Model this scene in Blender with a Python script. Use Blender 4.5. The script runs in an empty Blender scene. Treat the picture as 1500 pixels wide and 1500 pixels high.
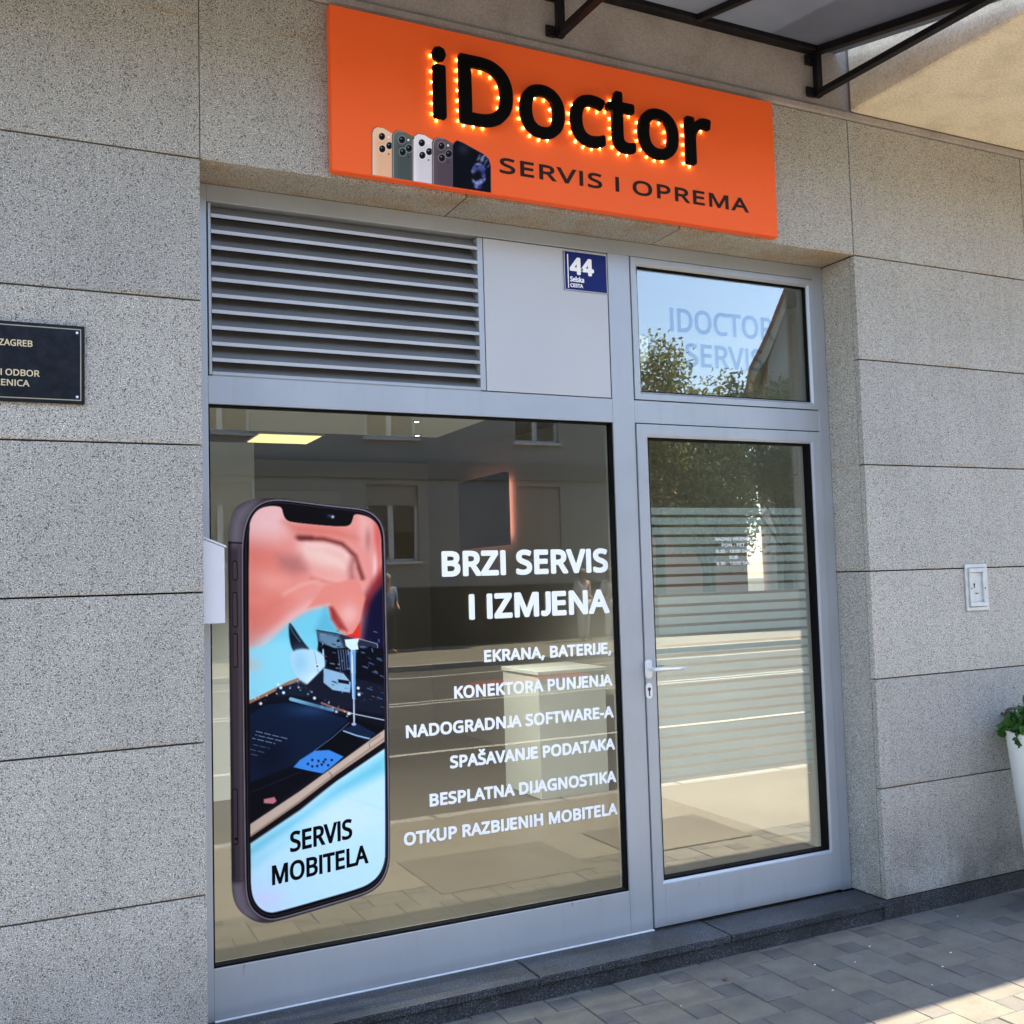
import bpy, bmesh, math, random
import numpy as np
from mathutils import Vector, Matrix
from mathutils.geometry import delaunay_2d_cdt

random.seed(7)
rng = np.random.default_rng(7)
R = math.radians
scene = bpy.context.scene
COL = scene.collection

# ------------------------------------------------------------------ camera
F_PX, CY_PX = 1504.27, 748.34
YAW, PITCH, ROLL = 0.454199, 0.0639816, 0.0288769
CAM = (-0.5825, -3.5803, 1.5228)
cy_, sy_ = math.cos(YAW), math.sin(YAW)
cp_, sp_ = math.cos(PITCH), math.sin(PITCH)
fwd = Vector((sy_ * cp_, cy_ * cp_, sp_))
rgt = Vector((cy_, -sy_, 0.0))
dwn = -rgt.cross(fwd)
cr_, sr_ = math.cos(ROLL), math.sin(ROLL)
rgt2 = cr_ * rgt + sr_ * dwn
dwn2 = -sr_ * rgt + cr_ * dwn
cam = bpy.data.cameras.new("camera")
cam.sensor_width = 36.0
cam.lens = 36.0 * F_PX / 1500.0
cam.shift_y = (CY_PX - 750.0) / 1500.0
cam.clip_end = 3000.0
cam.clip_start = 0.05
cam_o = bpy.data.objects.new("camera", cam)
COL.objects.link(cam_o)
m3 = Matrix((rgt2, -dwn2, -fwd)).transposed()
cam_o.matrix_world = Matrix.Translation(CAM) @ m3.to_4x4()
scene.camera = cam_o

# ------------------------------------------------------------------ light
SUN_EL, SUN_DELTA = R(57.0), R(8.5)          # sun along the street from the right, a little in front of the wall
to_sun = Vector((math.cos(SUN_DELTA) * math.cos(SUN_EL), -math.sin(SUN_DELTA) * math.cos(SUN_EL), math.sin(SUN_EL)))
world = bpy.data.worlds.new("World")
scene.world = world
world.use_nodes = True
wn = world.node_tree
bg = wn.nodes["Background"]
sky = wn.nodes.new("ShaderNodeTexSky")
sky.sky_type = 'NISHITA'
sky.sun_disc = False
sky.sun_elevation = SUN_EL
sky.sun_rotation = math.atan2(to_sun.x, to_sun.y)
sky.air_density = 1.0
sky.dust_density = 0.9
sky.ozone_density = 1.0
wn.links.new(sky.outputs[0], bg.inputs[0])
bg.inputs[1].default_value = 0.15
sun = bpy.data.lights.new("sun", 'SUN')
sun.energy = 4.9
sun.angle = R(0.55)
sun.color = (1.0, 0.86, 0.63)
sun_o = bpy.data.objects.new("sun", sun)
COL.objects.link(sun_o)
sun_o.rotation_euler = to_sun.to_track_quat('Z', 'Y').to_euler()
sun_o.location = (8, -4, 12)

scene.view_settings.view_transform = 'Standard'
scene.view_settings.look = 'None'
scene.view_settings.exposure = 2.28
scene.view_settings.gamma = 1.0
try:
    scene.cycles.use_denoising = True
    scene.cycles.denoiser = 'OPENIMAGEDENOISE'
    scene.cycles.denoising_input_passes = 'RGB_ALBEDO_NORMAL'
except Exception:
    pass
scene.cycles.max_bounces = 8
scene.cycles.diffuse_bounces = 4
scene.cycles.glossy_bounces = 4
scene.cycles.transparent_max_bounces = 24
scene.cycles.sample_clamp_indirect = 6.0

# ------------------------------------------------------------------ helpers
def lin(c):
    return tuple(((v / 255.0) / 12.92 if v / 255.0 <= 0.04045 else ((v / 255.0 + 0.055) / 1.055) ** 2.4) for v in c)


class MB:
    """collects shapes; build() links them as ONE mesh object"""
    def __init__(self):
        self.bm = bmesh.new()

    def _tag(self, faces, mi):
        for f in faces:
            f.material_index = mi

    def box(self, x0, x1, y0, y1, z0, z1, bev=0.0, mi=0, seg=1):
        r = bmesh.ops.create_cube(self.bm, size=1.0)
        vs = r['verts']
        for v in vs:
            v.co = Vector(((x0 + x1) / 2 + v.co.x * (x1 - x0), (y0 + y1) / 2 + v.co.y * (y1 - y0), (z0 + z1) / 2 + v.co.z * (z1 - z0)))
        fs = list({f for v in vs for f in v.link_faces})
        self._tag(fs, mi)
        if bev > 0:
            es = list({e for v in vs for e in v.link_edges})
            bmesh.ops.bevel(self.bm, geom=es, offset=bev, segments=seg, affect='EDGES', material=-1)
        return self

    def bar(self, a, b, w, h, mi=0, bev=0.0, up=(0, 0, 1)):
        a, b = Vector(a), Vector(b)
        d = (b - a)
        L = d.length
        d.normalize()
        u = Vector(up)
        s = d.cross(u)
        if s.length < 1e-4:
            s = d.cross(Vector((1, 0, 0)))
        s.normalize()
        u = s.cross(d).normalized()
        r = bmesh.ops.create_cube(self.bm, size=1.0)
        vs = r['verts']
        for v in vs:
            c = v.co.copy()
            v.co = (a + b) / 2 + d * (c.x * L) + s * (c.y * w) + u * (c.z * h)
        self._tag({f for v in vs for f in v.link_faces}, mi)
        if bev > 0:
            bmesh.ops.bevel(self.bm, geom=list({e for v in vs for e in v.link_edges}), offset=bev, segments=1, affect='EDGES')
        return self

    def tube(self, pts, rad, n=10, mi=0, cap=True):
        pts = [Vector(p) for p in pts]
        rads = rad if isinstance(rad, (list, tuple)) else [rad] * len(pts)
        rings = []
        for i, p in enumerate(pts):
            d = (pts[min(i + 1, len(pts) - 1)] - pts[max(i - 1, 0)]).normalized()
            s = d.cross(Vector((0.31, 0.2, 0.93)))
            s.normalize()
            t = d.cross(s)
            rings.append([self.bm.verts.new(p + (s * math.cos(2 * math.pi * k / n) + t * math.sin(2 * math.pi * k / n)) * rads[i]) for k in range(n)])
        for a, b in zip(rings, rings[1:]):
            for k in range(n):
                f = self.bm.faces.new((a[k], a[(k + 1) % n], b[(k + 1) % n], b[k]))
                f.smooth = True
                f.material_index = mi
        if cap:
            self.bm.faces.new(rings[0]).material_index = mi
            self.bm.faces.new(rings[-1]).material_index = mi
        return self

    def lathe(self, c, prof, n=32, mi=0):
        c = Vector(c)
        rings = [[self.bm.verts.new(c + Vector((r * math.cos(2 * math.pi * k / n), r * math.sin(2 * math.pi * k / n), z))) for k in range(n)] for r, z in prof]
        for a, b in zip(rings, rings[1:]):
            for k in range(n):
                f = self.bm.faces.new((a[k], a[(k + 1) % n], b[(k + 1) % n], b[k]))
                f.smooth = True
                f.material_index = mi
        self.bm.faces.new(rings[0]).material_index = mi
        self.bm.faces.new(rings[-1]).material_index = mi
        return self

    def disc_y(self, x, y0, y1, z, r, n=20, mi=0):
        """short cylinder whose axis is along Y"""
        a = [self.bm.verts.new((x + r * math.cos(2 * math.pi * k / n), y0, z + r * math.sin(2 * math.pi * k / n))) for k in range(n)]
        b = [self.bm.verts.new((x + r * math.cos(2 * math.pi * k / n), y1, z + r * math.sin(2 * math.pi * k / n))) for k in range(n)]
        self.bm.faces.new(a).material_index = mi
        self.bm.faces.new(b[::-1]).material_index = mi
        for k in range(n):
            self.bm.faces.new((a[k], b[k], b[(k + 1) % n], a[(k + 1) % n])).material_index = mi
        return self

    def prism(self, poly, axis, a, b, mi=0, bev=0.0):
        """poly: list of 2-D points in the plane across axis ('x': (y,z), 'y': (x,z), 'z': (x,y))"""
        def p3(p, t):
            return {'x': (t, p[0], p[1]), 'y': (p[0], t, p[1]), 'z': (p[0], p[1], t)}[axis]
        va = [self.bm.verts.new(p3(p, a)) for p in poly]
        vb = [self.bm.verts.new(p3(p, b)) for p in poly]
        n = len(poly)
        fs = [self.bm.faces.new(va), self.bm.faces.new(vb[::-1])]
        for k in range(n):
            fs.append(self.bm.faces.new((va[k], vb[k], vb[(k + 1) % n], va[(k + 1) % n])))
        self._tag(fs, mi)
        if bev > 0:
            bmesh.ops.bevel(self.bm, geom=list({e for f in fs for e in f.edges}), offset=bev, segments=1, affect='EDGES')
        return self

    def frame_xz(self, x0, x1, z0, z1, w, y0, y1, bev=0.001, mi=0, wb=None):
        """rectangular ring standing in the XZ plane; wb is the bottom rail's own width"""
        wb = w if wb is None else wb
        self.box(x0, x1, y0, y1, z1 - w, z1, bev, mi)
        if wb > 0:
            self.box(x0, x1, y0, y1, z0, z0 + wb, bev, mi)
        self.box(x0, x0 + w, y0, y1, z0 + wb, z1 - w, bev, mi)
        self.box(x1 - w, x1, y0, y1, z0 + wb, z1 - w, bev, mi)
        return self

    def build(self, name, mat, parent=None, smooth=False):
        bmesh.ops.recalc_face_normals(self.bm, faces=self.bm.faces[:])
        me = bpy.data.meshes.new(name)
        self.bm.to_mesh(me)
        self.bm.free()
        return link(name, me, mat, parent, smooth)


def link(name, me, mat, parent=None, smooth=False):
    for m in (mat if isinstance(mat, (list, tuple)) else [mat]):
        me.materials.append(m)
    if smooth:
        for p in me.polygons:
            p.use_smooth = True
    o = bpy.data.objects.new(name, me)
    COL.objects.link(o)
    if parent is not None:
        o.parent = parent
        chain = parent.matrix_basis.inverted() if parent.type == 'EMPTY' else Matrix.Identity(4)
        o.matrix_parent_inverse = chain
    return o


def thing(name, label, cat, loc=(0, 0, 0), group=None):
    o = bpy.data.objects.new(name, None)
    o.empty_display_size = 0.1
    COL.objects.link(o)
    o.location = loc
    return tag(o, label, cat, group)


def tag(o, label=None, cat=None, group=None, kind=None):
    if label: o['label'] = label
    if cat: o['category'] = cat
    if group: o['group'] = group
    if kind: o['kind'] = kind
    return o


# ------------------------------------------------------------------ materials
def new_mat(name):
    m = bpy.data.materials.new(name)
    m.use_nodes = True
    nt = m.node_tree
    return m, nt, nt.nodes["Principled BSDF"]


def N(nt, typ, **kw):
    n = nt.nodes.new(typ)
    for k, v in kw.items():
        setattr(n, k, v)
    return n


def coords(nt):
    return N(nt, "ShaderNodeTexCoord").outputs["Object"]


def noise(nt, vec, scale, detail=2.0, rough=0.5, stretch=None):
    if stretch:
        mp = N(nt, "ShaderNodeMapping")
        mp.inputs["Scale"].default_value = stretch
        nt.links.new(vec, mp.inputs[0])
        vec = mp.outputs[0]
    n = N(nt, "ShaderNodeTexNoise")
    n.inputs["Scale"].default_value = scale
    n.inputs["Detail"].default_value = detail
    n.inputs["Roughness"].default_value = rough
    nt.links.new(vec, n.inputs["Vector"])
    return n.outputs["Fac"]


def ramp(nt, fac, stops, interp='LINEAR'):
    r = N(nt, "ShaderNodeValToRGB")
    r.color_ramp.interpolation = interp
    e = r.color_ramp.elements
    e[0].position, e[0].color = stops[0][0], (*stops[0][1], 1)
    e[1].position, e[1].color = stops[-1][0], (*stops[-1][1], 1)
    for p, c in stops[1:-1]:
        q = e.new(p)
        q.color = (*c, 1)
    nt.links.new(fac, r.inputs[0])
    return r.outputs[0]


def mix(nt, fac, a, b, mode='MIX'):
    m = N(nt, "ShaderNodeMix", data_type='RGBA', blend_type=mode)
    m.clamp_factor = True
    if isinstance(fac, (int, float)):
        m.inputs[0].default_value = fac
    else:
        nt.links.new(fac, m.inputs[0])
    for sock, v in ((m.inputs[6], a), (m.inputs[7], b)):
        if isinstance(v, tuple):
            sock.default_value = (*v, 1) if len(v) == 3 else v
        else:
            nt.links.new(v, sock)
    return m.outputs[2]


def bump(nt, bsdf, height, strength=0.3, dist=0.002):
    b = N(nt, "ShaderNodeBump")
    b.inputs["Strength"].default_value = strength
    b.inputs["Distance"].default_value = dist
    nt.links.new(height, b.inputs["Height"])
    nt.links.new(b.outputs[0], bsdf.inputs["Normal"])


def plain(name, col, rough=0.5, metal=0.0, var=0.08, scale=6.0, spec=0.5, bmp=0.0, bscale=300.0):
    m, nt, b = new_mat(name)
    v = coords(nt)
    n = noise(nt, v, scale, 5)
    lo = tuple(max(0, c * (1 - var)) for c in col)
    hi = tuple(min(1, c * (1 + var)) for c in col)
    nt.links.new(ramp(nt, n, [(0.3, lo), (0.7, hi)]), b.inputs["Base Color"])
    b.inputs["Roughness"].default_value = rough
    b.inputs["Metallic"].default_value = metal
    b.inputs["Specular IOR Level"].default_value = spec
    if bmp > 0:
        bump(nt, b, noise(nt, v, bscale, 2), bmp, 0.001)
    return m


def stone(name, dark, mid, light, tint_a, tint_b, scale=290.0, rough=0.75, bmp=0.25):
    m, nt, b = new_mat(name)
    v = coords(nt)
    n1 = noise(nt, v, scale, 3.0, 0.62)
    grains = ramp(nt, n1, [(0.33, dark), (0.41, tuple((a + c) / 2 for a, c in zip(dark, mid))), (0.48, mid), (0.54, mid), (0.63, light)])
    vo = N(nt, "ShaderNodeTexVoronoi")
    vo.inputs["Scale"].default_value = scale * 0.9
    nt.links.new(v, vo.inputs["Vector"])
    specks = ramp(nt, vo.outputs["Color"], [(0.12, (0.28, 0.28, 0.29)), (0.30, (1, 1, 1)), (0.72, (1, 1, 1)), (0.92, (1.4, 1.39, 1.36))])
    c = mix(nt, 1.0, grains, specks, 'MULTIPLY')
    big = noise(nt, v, 1.6, 4, 0.6)
    c = mix(nt, 1.0, c, ramp(nt, big, [(0.35, tint_a), (0.65, tint_b)]), 'MULTIPLY')
    # faint vertical run marks from rain
    streak = noise(nt, v, 5.0, 3, 0.6, (3.0, 3.0, 0.25))
    c = mix(nt, 1.0, c, ramp(nt, streak, [(0.32, (0.93, 0.925, 0.915)), (0.52, (1, 1, 1))]), 'MULTIPLY')
    geo = N(nt, "ShaderNodeNewGeometry")          # every slab was cut from a slightly different block
    c = mix(nt, 1.0, c, ramp(nt, geo.outputs["Random Per Island"], [(0.0, (0.87, 0.87, 0.88)), (0.5, (0.98, 0.975, 0.96)), (1.0, (1.07, 1.06, 1.03))]), 'MULTIPLY')
    # splash dirt near the pavement and thin brown bloom along the joints
    sep = N(nt, "ShaderNodeSeparateXYZ")
    nt.links.new(v, sep.inputs[0])
    low = ramp(nt, sep.outputs[2], [(0.0, (1, 1, 1)), (0.42, (0, 0, 0))])
    dirt = mix(nt, 1.0, low, ramp(nt, noise(nt, v, 3.2, 5, 0.65), [(0.36, (0, 0, 0)), (0.60, (1, 1, 1))]), 'MULTIPLY')
    c = mix(nt, dirt, c, mix(nt, 1.0, c, (0.42, 0.40, 0.38), 'MULTIPLY'))
    md = N(nt, "ShaderNodeMath", operation='FRACT')
    m2 = N(nt, "ShaderNodeMath", operation='MULTIPLY_ADD')
    nt.links.new(sep.outputs[2], m2.inputs[0])
    m2.inputs[1].default_value = 2.0
    m2.inputs[2].default_value = 4.0
    nt.links.new(m2.outputs[0], md.inputs[0])
    jb = ramp(nt, md.outputs[0], [(0.0, (1, 1, 1)), (0.05, (0, 0, 0)), (1.0, (0, 0, 0))])
    jb = mix(nt, 1.0, jb, ramp(nt, noise(nt, v, 4.5, 3), [(0.46, (0, 0, 0)), (0.66, (1, 1, 1))]), 'MULTIPLY')
    c = mix(nt, jb, c, mix(nt, 1.0, c, (0.92, 0.74, 0.55), 'MULTIPLY'))
    nt.links.new(c, b.inputs["Base Color"])
    b.inputs["Roughness"].default_value = rough
    bump(nt, b, n1, bmp, 0.0015)
    return m


M = {}
M['granite'] = stone("granite", (0.075, 0.071, 0.065), (0.35, 0.336, 0.312), (0.74, 0.72, 0.69), (0.93, 0.915, 0.88), (1.04, 1.02, 0.98))
M['dark_granite'] = stone("dark_granite", (0.012, 0.013, 0.016), (0.034, 0.039, 0.048), (0.24, 0.255, 0.28), (0.85, 0.88, 0.9), (1.1, 1.1, 1.1), 170.0, 0.42, 0.10)
M['dark_granite_rough'] = stone("dark_granite_rough", (0.014, 0.014, 0.016), (0.036, 0.038, 0.042), (0.17, 0.17, 0.17), (0.75, 0.75, 0.76), (1.1, 1.1, 1.1), 260.0, 0.85, 0.6)
M['mortar'] = plain("mortar", (0.02, 0.019, 0.018), 0.95)
M['bed'] = plain("sandy_joint", (0.055, 0.050, 0.042), 0.95, var=0.3, scale=60)
def render_coat(name, col, grain=110.0):
    m, nt, b = new_mat(name)
    v = coords(nt)
    g1 = noise(nt, v, grain, 4, 0.7)
    g2 = noise(nt, v, 4.0, 6, 0.65)
    c = mix(nt, 1.0, ramp(nt, g1, [(0.3, tuple(k * 0.72 for k in col)), (0.52, col), (0.7, tuple(k * 1.16 for k in col))]), ramp(nt, g2, [(0.32, (0.80, 0.785, 0.76)), (0.55, (1, 1, 1))]), 'MULTIPLY')
    pits = noise(nt, v, 26.0, 5, 0.75)
    c = mix(nt, ramp(nt, pits, [(0.245, (1, 1, 1)), (0.275, (0, 0, 0))]), c, tuple(k * 0.35 for k in col))
    nt.links.new(c, b.inputs["Base Color"])
    b.inputs["Roughness"].default_value = 0.92
    bump(nt, b, g1, 0.5, 0.004)
    return m


M['plaster'] = render_coat("plaster", (0.38, 0.335, 0.31), 130.0)
M['balcony'] = render_coat("balcony_concrete", (0.84, 0.74, 0.57), 90.0)


def frame_mat():
    m, nt, b = new_mat("aluminium_frame")
    v = coords(nt)
    n = noise(nt, v, 3.0, 5, 0.6)
    c = ramp(nt, n, [(0.3, (0.365, 0.383, 0.408)), (0.7, (0.40, 0.418, 0.444))])
    st = noise(nt, v, 9.0, 4, 0.65, (2.5, 2.5, 0.3))
    c = mix(nt, 1.0, c, ramp(nt, st, [(0.30, (0.95, 0.945, 0.935)), (0.45, (1, 1, 1))]), 'MULTIPLY')
    # rust runs just under the shop window's gasket
    sep = N(nt, "ShaderNodeSeparateXYZ")
    nt.links.new(v, sep.inputs[0])
    drop = noise(nt, v, 34.0, 3, 0.7, (1.0, 1.0, 0.12))
    dm = ramp(nt, drop, [(0.66, (0, 0, 0)), (0.74, (1, 1, 1))])
    zr = ramp(nt, sep.outputs[2], [(0.135, (0, 0, 0)), (0.172, (1, 1, 1)), (0.180, (1, 1, 1)), (0.183, (0, 0, 0))])
    k = mix(nt, 1.0, dm, zr, 'MULTIPLY')
    c = mix(nt, k, c, (0.16, 0.11, 0.06))
    grime = ramp(nt, sep.outputs[2], [(0.0, (0.72, 0.70, 0.66)), (0.05, (1, 1, 1))])
    c = mix(nt, 1.0, c, grime, 'MULTIPLY')
    nt.links.new(c, b.inputs["Base Color"])
    b.inputs["Metallic"].default_value = 0.35
    rr = ramp(nt, n, [(0.3, (0.36,) * 3), (0.7, (0.46,) * 3)])
    nt.links.new(rr, b.inputs["Roughness"])
    bump(nt, b, noise(nt, v, 900.0, 1), 0.05, 0.0005)
    return m


M['frame'] = frame_mat()
M['panel'] = plain("aluminium_panel", (0.47, 0.465, 0.465), 0.5, 0.25, var=0.03, scale=2)
M['slat'] = plain("louvre_aluminium_shaded", (0.24, 0.238, 0.235), 0.5, 0.25, var=0.06, scale=5)  # shade between the slats is put into this darker colour
M['slat_lip_lit'] = plain("louvre_lip_lit", (0.46, 0.46, 0.465), 0.45, 0.25, var=0.05, scale=5)  # same metal, lighter: light on the front lips put into the colour
M['gasket'] = plain("rubber_gasket", (0.004, 0.004, 0.005), 0.7, spec=0.08)
M['black_steel'] = plain("black_steel", (0.011, 0.010, 0.012), 0.45, 0.0, var=0.3, scale=20, bmp=0.1, spec=0.15)
M['black_letter'] = plain("black_letter", (0.003, 0.003, 0.003), 0.7, var=0.2, spec=0.04)
M['dark_letter'] = plain("dark_brown_letter", (0.020, 0.008, 0.006), 0.6, var=0.2, spec=0.2)
M['white_vinyl'] = plain("white_vinyl", (0.88, 0.88, 0.88), 0.55, var=0.01)
M['orange'] = plain("orange_sign_face", (0.93, 0.132, 0.030), 0.38, var=0.012, scale=2, spec=0.08)
M['blue_enamel'] = plain("blue_enamel", (0.005, 0.012, 0.12), 0.3, var=0.05, spec=0.12)
M['plaque'] = plain("black_plaque", (0.009, 0.011, 0.015), 0.3, var=0.45, scale=40, spec=0.2)
M['gold'] = plain("gold_paint", (0.62, 0.50, 0.30), 0.45, 0.2, var=0.06)
M['brass_dull'] = plain("aged_brass_line", (0.36, 0.31, 0.22), 0.45, 0.3)
M['steel'] = plain("brushed_steel", (0.74, 0.75, 0.77), 0.38, 0.45, var=0.05, scale=30)
M['cast_alu'] = plain("cast_aluminium", (0.50, 0.51, 0.50), 0.55, 0.2, var=0.10, scale=30)
M['mailbox'] = plain("mailbox_paint", (0.55, 0.55, 0.58), 0.45, var=0.03)
M['pot'] = plain("white_pot", (0.85, 0.85, 0.83), 0.5, var=0.02)
M['soil'] = plain("soil", (0.03, 0.022, 0.015), 0.95, var=0.4, scale=60)
M['rust'] = plain("rusty_iron", (0.10, 0.07, 0.05), 0.8, 0.3, var=0.4, scale=60)


def glass(name, f0, tint, spec_tint=(1, 1, 1), rough=0.0):
    m = bpy.data.materials.new(name)
    m.use_nodes = True
    nt = m.node_tree
    nt.nodes.clear()
    out = N(nt, "ShaderNodeOutputMaterial")
    tr = N(nt, "ShaderNodeBsdfTransparent")
    tr.inputs[0].default_value = (*tint, 1)
    gl = N(nt, "ShaderNodeBsdfGlossy")
    gl.inputs["Color"].default_value = (*spec_tint, 1)
    gl.inputs["Roughness"].default_value = rough
    lw = N(nt, "ShaderNodeLayerWeight")
    lw.inputs["Blend"].default_value = 0.5
    mr = N(nt, "ShaderNodeMath", operation='POWER')
    nt.links.new(lw.outputs["Facing"], mr.inputs[0])
    mr.inputs[1].default_value = 3.0
    ma = N(nt, "ShaderNodeMath", operation='MULTIPLY_ADD')
    nt.links.new(mr.outputs[0], ma.inputs[0])
    ma.inputs[1].default_value = 1.0 - f0
    ma.inputs[2].default_value = f0
    mx = N(nt, "ShaderNodeMixShader")
    nt.links.new(ma.outputs[0], mx.inputs[0])
    nt.links.new(tr.outputs[0], mx.inputs[1])
    nt.links.new(gl.outputs[0], mx.inputs[2])
    # old glass is never quite flat: very slight waviness bends the reflections
    b = N(nt, "ShaderNodeBump")
    b.inputs["Strength"].default_value = 0.06
    b.inputs["Distance"].default_value = 0.004
    nt.links.new(noise(nt, coords(nt), 2.2, 1.0), b.inputs["Height"])
    nt.links.new(b.outputs[0], gl.inputs["Normal"])
    nt.links.new(mx.outputs[0], out.inputs[0])
    return m


M['glass'] = glass("window_glass", 0.066, (0.92, 0.95, 0.92))
M['fanlight_glass'] = glass("fanlight_glass", 0.105, (0.92, 0.95, 0.92))
M['door_glass'] = glass("door_glass", 0.19, (0.92, 0.95, 0.92))
M['plain_glass'] = glass("house_window_glass", 0.08, (0.9, 0.92, 0.9))


def film_mat():
    m = bpy.data.materials.new("frosted_film")
    m.use_nodes = True
    nt = m.node_tree
    nt.nodes.clear()
    out = N(nt, "ShaderNodeOutputMaterial")
    tr = N(nt, "ShaderNodeBsdfTransparent")
    tr.inputs[0].default_value = (0.85, 0.9, 0.88, 1)
    df = N(nt, "ShaderNodeBsdfDiffuse")
    nt.links.new(ramp(nt, noise(nt, coords(nt), 8, 3), [(0.3, (0.80, 0.85, 0.83)), (0.7, (0.85, 0.89, 0.87))]), df.inputs[0])
    tl = N(nt, "ShaderNodeBsdfTranslucent")
    tl.inputs[0].default_value = (0.6, 0.64, 0.62, 1)
    a = N(nt, "ShaderNodeMixShader")
    a.inputs[0].default_value = 0.35
    nt.links.new(df.outputs[0], a.inputs[1])
    nt.links.new(tl.outputs[0], a.inputs[2])
    b = N(nt, "ShaderNodeMixShader")
    b.inputs[0].default_value = 0.80
    nt.links.new(tr.outputs[0], b.inputs[1])
    nt.links.new(a.outputs[0], b.inputs[2])
    nt.links.new(b.outputs[0], out.inputs[0])
    return m


M['film'] = film_mat()


def tint_film():
    m = bpy.data.materials.new("pale_blue_film")
    m.use_nodes = True
    nt = m.node_tree
    nt.nodes.clear()
    out = N(nt, "ShaderNodeOutputMaterial")
    tr = N(nt, "ShaderNodeBsdfTransparent")
    nt.links.new(ramp(nt, noise(nt, coords(nt), 5, 2), [(0.3, (0.74, 0.81, 0.90)), (0.7, (0.77, 0.83, 0.91))]), tr.inputs[0])
    nt.links.new(tr.outputs[0], out.inputs[0])
    return m


M['tint_film'] = tint_film()


def canopy_sheet():
    m = bpy.data.materials.new("canopy_polycarbonate")
    m.use_nodes = True
    nt = m.node_tree
    nt.nodes.clear()
    out = N(nt, "ShaderNodeOutputMaterial")
    c = ramp(nt, noise(nt, coords(nt), 3, 4), [(0.3, (0.21, 0.235, 0.29)), (0.7, (0.26, 0.285, 0.335))])
    df = N(nt, "ShaderNodeBsdfDiffuse")
    nt.links.new(c, df.inputs[0])
    tl = N(nt, "ShaderNodeBsdfTranslucent")
    nt.links.new(c, tl.inputs[0])
    a = N(nt, "ShaderNodeMixShader")
    a.inputs[0].default_value = 0.35
    nt.links.new(df.outputs[0], a.inputs[1])
    nt.links.new(tl.outputs[0], a.inputs[2])
    nt.links.new(a.outputs[0], out.inputs[0])
    return m


M['canopy'] = canopy_sheet()


def emit(name, col, strength):
    m = bpy.data.materials.new(name)
    m.use_nodes = True
    nt = m.node_tree
    nt.nodes.clear()
    out = N(nt, "ShaderNodeOutputMaterial")
    e = N(nt, "ShaderNodeEmission")
    e.inputs[0].default_value = (*col, 1)
    e.inputs[1].default_value = strength
    nt.links.new(e.outputs[0], out.inputs[0])
    return m


M['led'] = emit("warm_led", (1.0, 0.70, 0.24), 120.0)
M['lamp_panel'] = emit("ceiling_lamp_diffuser", (1.0, 0.86, 0.40), 0.30)
M['spot'] = emit("spot_light_lens", (1.0, 0.93, 0.80), 2.0)
M['tv_glow'] = emit("television_back_light", (1.0, 0.34, 0.24), 0.6)


def print_mat(name, rough=0.45):
    m, nt, b = new_mat(name)
    a = N(nt, "ShaderNodeVertexColor", layer_name="ink")
    tone = ramp(nt, noise(nt, coords(nt), 30, 2), [(0.3, (0.98,) * 3), (0.7, (1.0,) * 3)])
    nt.links.new(mix(nt, 1.0, a.outputs["Color"], tone, 'MULTIPLY'), b.inputs["Base Color"])
    nt.links.new(a.outputs["Alpha"], b.inputs["Alpha"])
    b.inputs["Roughness"].default_value = rough
    b.inputs["Specular IOR Level"].default_value = 0.06
    return m


M['print'] = print_mat("printed_vinyl")


def paver_mat():
    m, nt, b = new_mat("concrete_pavers")
    v = coords(nt)
    a = N(nt, "ShaderNodeVertexColor", layer_name="ink")
    g = noise(nt, v, 330.0, 3, 0.6)
    c = mix(nt, 1.0, a.outputs["Color"], ramp(nt, g, [(0.28, (0.66, 0.66, 0.66)), (0.5, (1, 1, 1)), (0.72, (1.3, 1.28, 1.25))]), 'MULTIPLY')
    d = noise(nt, v, 9.0, 5, 0.65)
    c = mix(nt, 1.0, c, ramp(nt, d, [(0.3, (0.78, 0.77, 0.76)), (0.62, (1.06, 1.06, 1.06))]), 'MULTIPLY')
    nt.links.new(c, b.inputs["Base Color"])
    b.inputs["Roughness"].default_value = 0.88
    bump(nt, b, g, 0.35, 0.002)
    return m


M['paver'] = paver_mat()


def asphalt(name, col, scale=120.0):
    m, nt, b = new_mat(name)
    v = coords(nt)
    g = noise(nt, v, scale, 3, 0.65)
    d = noise(nt, v, 0.9, 6, 0.6)
    lo, hi = tuple(c * 0.6 for c in col), tuple(c * 1.4 for c in col)
    c = mix(nt, 1.0, ramp(nt, g, [(0.3, lo), (0.7, hi)]), ramp(nt, d, [(0.3, (0.82,) * 3), (0.7, (1.12,) * 3)]), 'MULTIPLY')
    nt.links.new(c, b.inputs["Base Color"])
    b.inputs["Roughness"].default_value = 0.9
    bump(nt, b, g, 0.4, 0.004)
    return m


M['asphalt'] = asphalt("road_asphalt", (0.075, 0.072, 0.068))
M['asphalt_walk'] = asphalt("worn_pavement_asphalt", (0.205, 0.187, 0.155))
M['asphalt_patch'] = asphalt("asphalt_patch", (0.125, 0.112, 0.092))
M['earth'] = asphalt("earth_ground", (0.10, 0.095, 0.07), 8.0)
M['kerb'] = plain("kerb_concrete", (0.33, 0.32, 0.30), 0.9, var=0.15, scale=30)
M['road_paint'] = plain("road_paint", (0.45, 0.44, 0.40), 0.8, var=0.25, scale=25)
M['red_paint'] = plain("red_road_paint", (0.22, 0.07, 0.055), 0.85, var=0.2, scale=25)


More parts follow.
